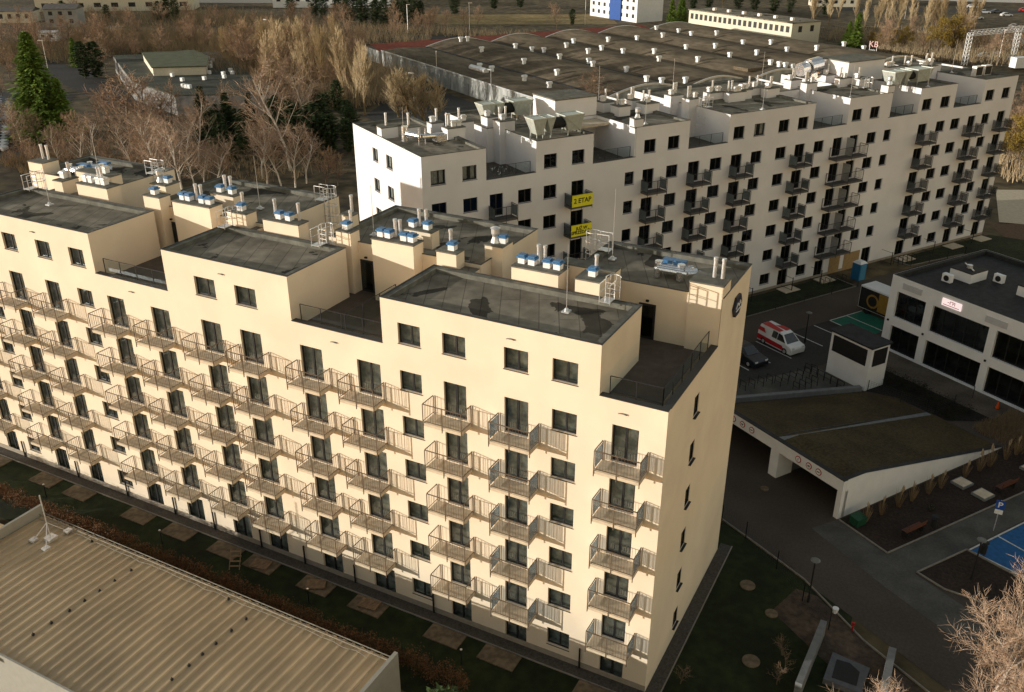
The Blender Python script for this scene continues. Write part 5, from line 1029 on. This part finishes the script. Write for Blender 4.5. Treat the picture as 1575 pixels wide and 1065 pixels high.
m = MB(); m.box(68, 160, 172, 184, 0, 3.4); m.build('walls', WW, rs); m = MB(); m.quad((67.5, 171.5, 3.5), (160.5, 171.5, 3.5), (160.5, 178, 4.6), (67.5, 178, 4.6)); m.quad((67.5, 178, 4.6), (160.5, 178, 4.6), (160.5, 184.5, 3.5), (67.5, 184.5, 3.5)); m.build('roof', mat("dull_red_sheet", (.24, .055, .03), .8, .2, 1), rs)
# slab office far behind
def gridwall(t, P_, u0, u1, z0, z1, n, rows, wn=.6, mt=FRM):
    f0 = None
    for r_ in range(rows):
        for k in range(n):
            du = (u1-u0)/n; a = u0+du*(k+(1-wn)/2); b = a+du*wn; h = (z1-z0)/rows; c = z0+h*r_+h*.3; d = c+h*.5
            m = MB(); m.quad(P_(a, -.04, c), P_(b, -.04, c), P_(b, -.04, d), P_(a, -.04, d)); m.build('window', mt, t)
PLN = mat("pale_plaster", (.62, .57, .46), .9, .06); PLG = mat("grey_plaster", (.30, .30, .29), .9, .1)
of = BE('slab_office', 0, 0, label='long two storey pale office block with a row of windows at the top right', cat='office building')
m = MB(); m.box(187, 199, 139, 186, 0, 7); m.build('walls', PLN, of); m = MB(); m.box(186.7, 199.3, 138.7, 186.3, 7.001, 7.3); m.build('roof', FELT, of); gridwall(of, lambda u, d, z: (187+d, u, z), 139.5, 185.5, 3.3, 6.8, 20, 1); gridwall(of, lambda u, d, z: (u, 139+d, z), 188, 198, 3.3, 6.8, 2, 1, .3)
for k in range(6): m = MB(); m.box(191, 192, 143+7*k, 144+7*k, 7.3, 8.1); m.build('roof_vent', GALV, of)
def house(name, x, y, rz, lx, ly, h, wallm, roofm, lab, cat, gable=0., win=3, rows=2):
    t = empty(name, (x, y, 0), rz, lab, cat); m = MB(); m.box(-lx/2, lx/2, -ly/2, ly/2, 0, h); m.build('walls', wallm, t); m = MB(); e = .4
    if gable:
        m.prism([(-lx/2-e, -ly/2-e), (lx/2+e, -ly/2-e), (lx/2+e, ly/2+e), (-lx/2-e, ly/2+e)], h+.002, h+.12)
        for s in (-1, 1): m.quad((-lx/2-e, s*(ly/2+e), h+.12), (lx/2+e, s*(ly/2+e), h+.12), (lx/2+e, 0, h+gable), (-lx/2-e, 0, h+gable))
        for s in (-1, 1): m.tri((s*(lx/2), -ly/2, h+.12), (s*lx/2, ly/2, h+.12), (s*lx/2, 0, h+gable))
    else: m.box(-lx/2-.2, lx/2+.2, -ly/2-.2, ly/2+.2, h+.002, h+.3)
    m.build('roof', roofm, t)
    if win:
        gridwall(t, lambda u, d, z: (u, -ly/2+d, z), -lx/2+.5, lx/2-.5, .6, h-.2, win, rows, .4); gridwall(t, lambda u, d, z: (-lx/2+d, u, z), -ly/2+.5, ly/2-.5, .6, h-.2, max(1, int(win*ly/lx)), rows, .4)
    return t
bb = house('showroom_building', *W(194, 231)[:2], PHI-R(90), 30, 12, 9, WHT, FELT, 'white commercial building with a blue entrance bay at the top centre', 'showroom', win=8, rows=3)
m = MB(); m.box(-1.5, 5.5, -6.5, -6.05, 0, 9.8); m.build('blue_entrance_bay', mat("blue_cladding", (.015, .07, .28), .5, .1), bb)
gs = GRS = mat("grey_slate", (.13, .12, .11), .9, .2, 1); house('detached_house', -292, 196, R(35), 11, 9, 6, PLG, gs, 'grey house with a low roof at the far left top', 'house', 1.5, 3, 2)
house('detached_house', -318, 196, R(35), 13, 8, 4, PLN, gs, 'low pale house left of the grey house', 'house', 1.2, 4, 1)
house('factory_building', -322, 246, R(35), 62, 14, 7.5, PLN, gs, 'long pale factory building with few windows at the top left', 'factory', 1., 9, 2); house('factory_building', -296, 300, R(25), 60, 14, 8, PLG, gs, 'grey factory building with a pitched roof behind the school', 'factory', 2., 9, 2)
house('factory_building', -252, 300, R(28), 50, 16, 7, WHT, gs, 'white factory hall with a strip window left of the top centre', 'factory', 1., 12, 1)
house('garden_shed', -262, 166, R(30), 6, 4, 2.6, WHT, GALV, 'small white garden shed among the bushes at the upper left', 'shed', .5, 2, 1)
house('garden_shed', -254, 185, R(10), 3, 3, 2.6, WHT, GALV, 'tiny white shed behind the other garden shed', 'shed', .3, 0, 1)
house('villa', -120, 420, R(20), 14, 12, 7, PLN, gs, 'cream villa beyond the golden meadow', 'house', 2, 3, 2); house('warehouse_unit', -10, 460, R(10), 60, 20, 7, PLG, gs, 'grey unit beyond the main road at the top right', 'warehouse', 1., 8, 1)
house('kiosk', 16, 300, R(20), 10, 6, 3.5, WHT, FELT, 'white kiosk beyond the gantry', 'kiosk', 0, 3, 1); house('small_office', -62, 400, R(25), 18, 10, 6, PLN, gs, 'cream low block among the poplars at the top right', 'office building', 1., 5, 2)
# school left
S_ = empty('school_building', (0, 0, 0), 0, 'flat roofed school with dark roof and pale wall at the upper left', 'school')
poly = [(-193, 132), (-158.5, 107.3), (-137.5, 99.5), (-119.5, 110.5), (-174.5, 150)]
m = MB(); m.prism(poly, 0, 3.9); m.build('walls', mat("school_wall", (.20, .20, .195), .85, .3, .8), S_); m = MB(); m.prism([(p[0], p[1]) for p in poly], 3.901, 4.15); m.build('roof', mat("school_felt", (.055, .06, .045), .95, .3, .3, .5, 3, big=.3, bigscale=.1), S_)
m = MB(); m.prism([(-179, 129.3), (-159, 114), (-150, 121), (-160, 132), (-171, 138)], 4.16, 5.9); o = m.build('upper_storey', PLN, S_); m = MB(); m.prism([(-179.3, 129.3), (-159, 113.7), (-149.6, 121), (-160, 132.3), (-171, 138.3)], 5.901, 6.15); m.build('upper_roof', mat("mossy_felt", (.10, .11, .065), .95, .2, .5), o)
d = (Vector(poly[1])-Vector(poly[0])); nn = Vector((-d.y, d.x)).normalized()
for k in range(11):
    a = Vector(poly[0])+d*(k+.2)/11; b = Vector(poly[0])+d*(k+.75)/11; m = MB(); nx = -nn*.05 if nn.y > 0 else nn*.05
    m.quad((a.x+nx.x, a.y+nx.y, 1.0), (b.x+nx.x, b.y+nx.y, 1.0), (b.x+nx.x, b.y+nx.y, 3.1), (a.x+nx.x, a.y+nx.y, 3.1)); m.build('window', FRM, S_)
random.seed(9)
for k in range(24):
    u, v_ = random.uniform(.1, .95), random.uniform(.15, .9); a = Vector(poly[0]).lerp(Vector(poly[2]), u); b = Vector(poly[4]).lerp(Vector(poly[3]), u); p = a.lerp(b, v_)
    inst('svent', lambda: (lambda v: v.build('roof_vent', WHP))((lambda v: (v.box(-.35, .35, -.35, .35, 0, .8), v)[1])(MB())), S_, (p.x, p.y, 4.1), 0)
# cars in the left car park and top right
cols = [(.5, .5, .52), (.06, .07, .09), (.32, .33, .35), (.62, .62, .62), (.10, .12, .16)]
wc = [(.2, .6, .05, .9, -.02, .93, -.02, .6), (-.04, .6, -.04, .93, -.23, .92, -.36, .62)]
cp0 = {}
def simplecar(x, y, rz, ci, lab, grp):
    if ci not in cp0:
        t = car('parked_car', (x, y, .02), rz, 4.4, 1.8, 1.45, paint("car_paint_%d" % ci, cols[ci]) if ci < 5 else paint("car_paint_red", (.4, .02, .02)), CPROF, wc, lab, 'car', grp, [((.23, .58), (.055, .94))], True); cp0[ci] = t
        for c in sc.objects:
            if c.parent == t: reg(t, c)
    else: t = dup(cp0[ci], None, (x, y, .02), rz); tag(t, lab, 'car', grp)
hues = ['silver', 'near black', 'grey', 'white', 'dark blue grey', 'red']
p0 = Vector((-175, 87)); 
for r_, (a, b, n) in enumerate((((-181.5, 91.5), (-165, 79.0), 8), ((-157.5, 73.5), (-143.0, 62.5), 8), ((-186.5, 101), (-181.5, 97), 3))):
    a = Vector(a); b = Vector(b)
    for k in range(n):
        p = a.lerp(b, k/(n-1)); ci = random.randrange(5); simplecar(p.x, p.y, R(28), ci, hues[ci]+' car, '+['middle', 'lower', 'upper'][r_]+' row, left car park', 'cars in the left car park')
for x, y, ci in ((-8, 418, 3), (2, 400, 1), (6, 388, 0), (12, 412, 5), (-2, 396, 2), (4.5, 264, 3), (8, 268, 0), (12, 262, 1), (18, 300, 2), (-6, 340, 3), (10, 346, 0), (-3.5, 372, 3), (22, 380, 1)):
    simplecar(x, y, R(random.uniform(0, 40)), ci, hues[ci]+' car '+('on the main road' if y > 330 else 'behind the white building end')+'', 'cars at the top right')
vl = empty('parked_lorry', (14.6, 246, 0), R(40), 'white lorry body at the right edge beyond the white building', 'lorry'); m = MB(); m.box(-4, 4, -1.2, 1.2, .6, 3.2); m.build('cargo_box', WHT, vl); m = MB(); m.box(4.05, 5.8, -1.1, 1.1, .5, 2.4); m.build('cab', WHT, vl)
# gantry truss
gt = empty('gantry', (0, 0, 0), 0, 'white lattice gantry beyond the end of the white apartment building', 'gantry'); GP = [Vector((0, 246.4, 0)), Vector((11.3, 263, 0)), Vector((22.6, 279.6, 0))]
def truss(a, b, wd, n, name):
    m = MB(); d = (b-a).normalized(); u = d.orthogonal().normalized(); v = d.cross(u)
    cs = [u*wd+v*wd, u*wd-v*wd, -u*wd-v*wd, -u*wd+v*wd]
    for c in cs: m.tube(a+c, b+c, .09, 4)
    for k in range(n):
        p = a.lerp(b, k/n); q = a.lerp(b, (k+1)/n)
        for i in range(4): m.tube(p+cs[i], q+cs[(i+1) % 4], .05, 3)
    m.build(name, WHP, gt)
for p in GP: truss(p, p+Vector((0, 0, 8.2)), .5, 8, 'column')
for a, b in zip(GP, GP[1:]): truss(a+Vector((0, 0, 8.2)), b+Vector((0, 0, 8.2)), .5, 12, 'beam')
# lettered rooftop sign at the warehouse end
sg = empty('rooftop_sign', W(172, 96.5, 4.2), PHI, 'small red and white lettered frame sign on the warehouse edge', 'sign'); m = MB()
for x in (-.9, .9): m.tube((x, 0, 0), (x, 0, 3.4), .07, 4)
m.build('frame', WHP, sg); text('sign_letters', "KB", 2.0, mat("pinkish_letter", (.7, .45, .45), .5, .05), sg, (0, -.1, 2.6), (R(90), 0, 0)); text('lower_letters', "mtr", .9, WHP, sg, (0, -.1, 1.2), (R(90), 0, 0))
sg.rotation_euler = (0, 0, R(-10))
# far street lamps
def flamp(x, y, h, i):
    t = empty('street_lamp', (x, y, 0), R(30*i), ['street lamp beyond the school', 'street lamp above the red shed left end', 'street lamp above the red shed middle', 'street lamp before the white showroom', 'street lamp left of the warehouse wall', 'lamp post on the yard near the warehouse gates', 'street lamp between the golden poplar clump and warehouse', 'lamp post left of the long spruce', 'street lamp on the main road at the top right', 'second street lamp on the main road at the top right', 'lamp post by the gantry', 'lamp post at the left end of the main road'][i], 'street lamp'); m = MB(); m.tube((0, 0, 0), (0, 0, h), .1, 5, r2=.06); m.build('pole', GALV, t); m = MB(); m.box(-.2, 1.1, -.15, .15, h-.05, h+.1); m.build('lamp_head', GALV, t)
for i, (x, y, h) in enumerate(((-190, 186, 8), (-172, 236, 9), (-156, 250, 9), (-128, 285, 9), (-108, 152, 8), (-84, 135, 8), (-96, 124, 8), (-214, 128, 7), (-5, 372, 9), (14, 388, 9), (8, 252, 9), (-28, 360, 9))): flamp(x, y, h, i)
# playground at the far right
pg = BE('playground_tower', 88, -9.5, label='green playground climbing tower beyond the white building', cat='playground'); PGG = mat("playground_green", (.03, .30, .08), .5, .1)
m = MB(); 
for x in (-1, 1):
    for y in (-1, 1): m.tube((x, y, 0), (x, y, 3.4), .08, 5)
m.build('posts', BLK, pg); m = MB(); m.box(-1, 1, -1, 1, 1.4, 1.55); m.quad((1, -.4, 1.5), (1, .4, 1.5), (3.6, .4, .1), (3.6, -.4, .1)); m.build('slide', PGG, pg); m = MB()
for s in ((-1.2, -1.2), (1.2, -1.2), (1.2, 1.2), (-1.2, 1.2)): pass
c4_ = [(-1.2, -1.2), (1.2, -1.2), (1.2, 1.2), (-1.2, 1.2)]
for k in range(4): a = c4_[k]; b = c4_[(k+1) % 4]; m.tri((*a, 3.2), (*b, 3.2), (0, 0, 4.4))
m.build('roof', PGG, pg); m = MB(); m.box(-1, 1, -1.05, -1.0, 1.6, 2.5); m.build('panel', mat("playground_blue", (.02, .05, .3), .5, .1), pg)
ps = BE('playground_swing', 92, -18, label='dark playground swing frame at the far right edge', cat='swing'); m = MB()
for y in (-1.6, 1.6):
    for s in (-.8, .8): m.tube((s, y, 0), (0, y, 2.6), .06, 5)
m.tube((0, -1.6, 2.6), (0, 1.6, 2.6), .06, 5); m.build('frame', BLK, ps)
for y in (-.7, .7): m = MB(); m.tube((0, y-.2, .6), (0, y-.2, 2.6), .015, 3); m.tube((0, y+.2, .6), (0, y+.2, 2.6), .015, 3); m.box(-.15, .15, y-.25, y+.25, .55, .6); m.build('swing_seat', BLK, ps)

# ---- labels: tell look-alikes apart by their order from left to right
ORD = 'first second third fourth fifth sixth seventh eighth ninth tenth eleventh twelfth thirteenth fourteenth fifteenth sixteenth seventeenth eighteenth nineteenth twentieth twenty-first twenty-second twenty-third twenty-fourth'.split()
sets = {}
for o in sc.objects:
    if o.parent is None and o.get('label') and o.get('kind') is None: sets.setdefault(o['label'], []).append(o)
for lab, os_ in sets.items():
    if len(os_) < 2: continue
    rows = [os_]; rn_ = ['']
    if len(os_) > 24:
        os_.sort(key=lambda o: (Vector(o.location)-co.location).length); n3 = (len(os_)+2)//3
        rows = [os_[:n3], os_[n3:2*n3], os_[2*n3:]]; rn_ = ['near row, ', 'middle row, ', 'far row, ']
    for row, rl in zip(rows, rn_):
        row.sort(key=lambda o: SPX(*o.location))
        for i, o in enumerate(row):
            o['label'] = rl+(ORD[i]+' from the left, '+lab if len(row) > 2 else ['left', 'right'][i]+' one of two, '+lab)
            if not o.get('group'): o['group'] = o['category']+' group'
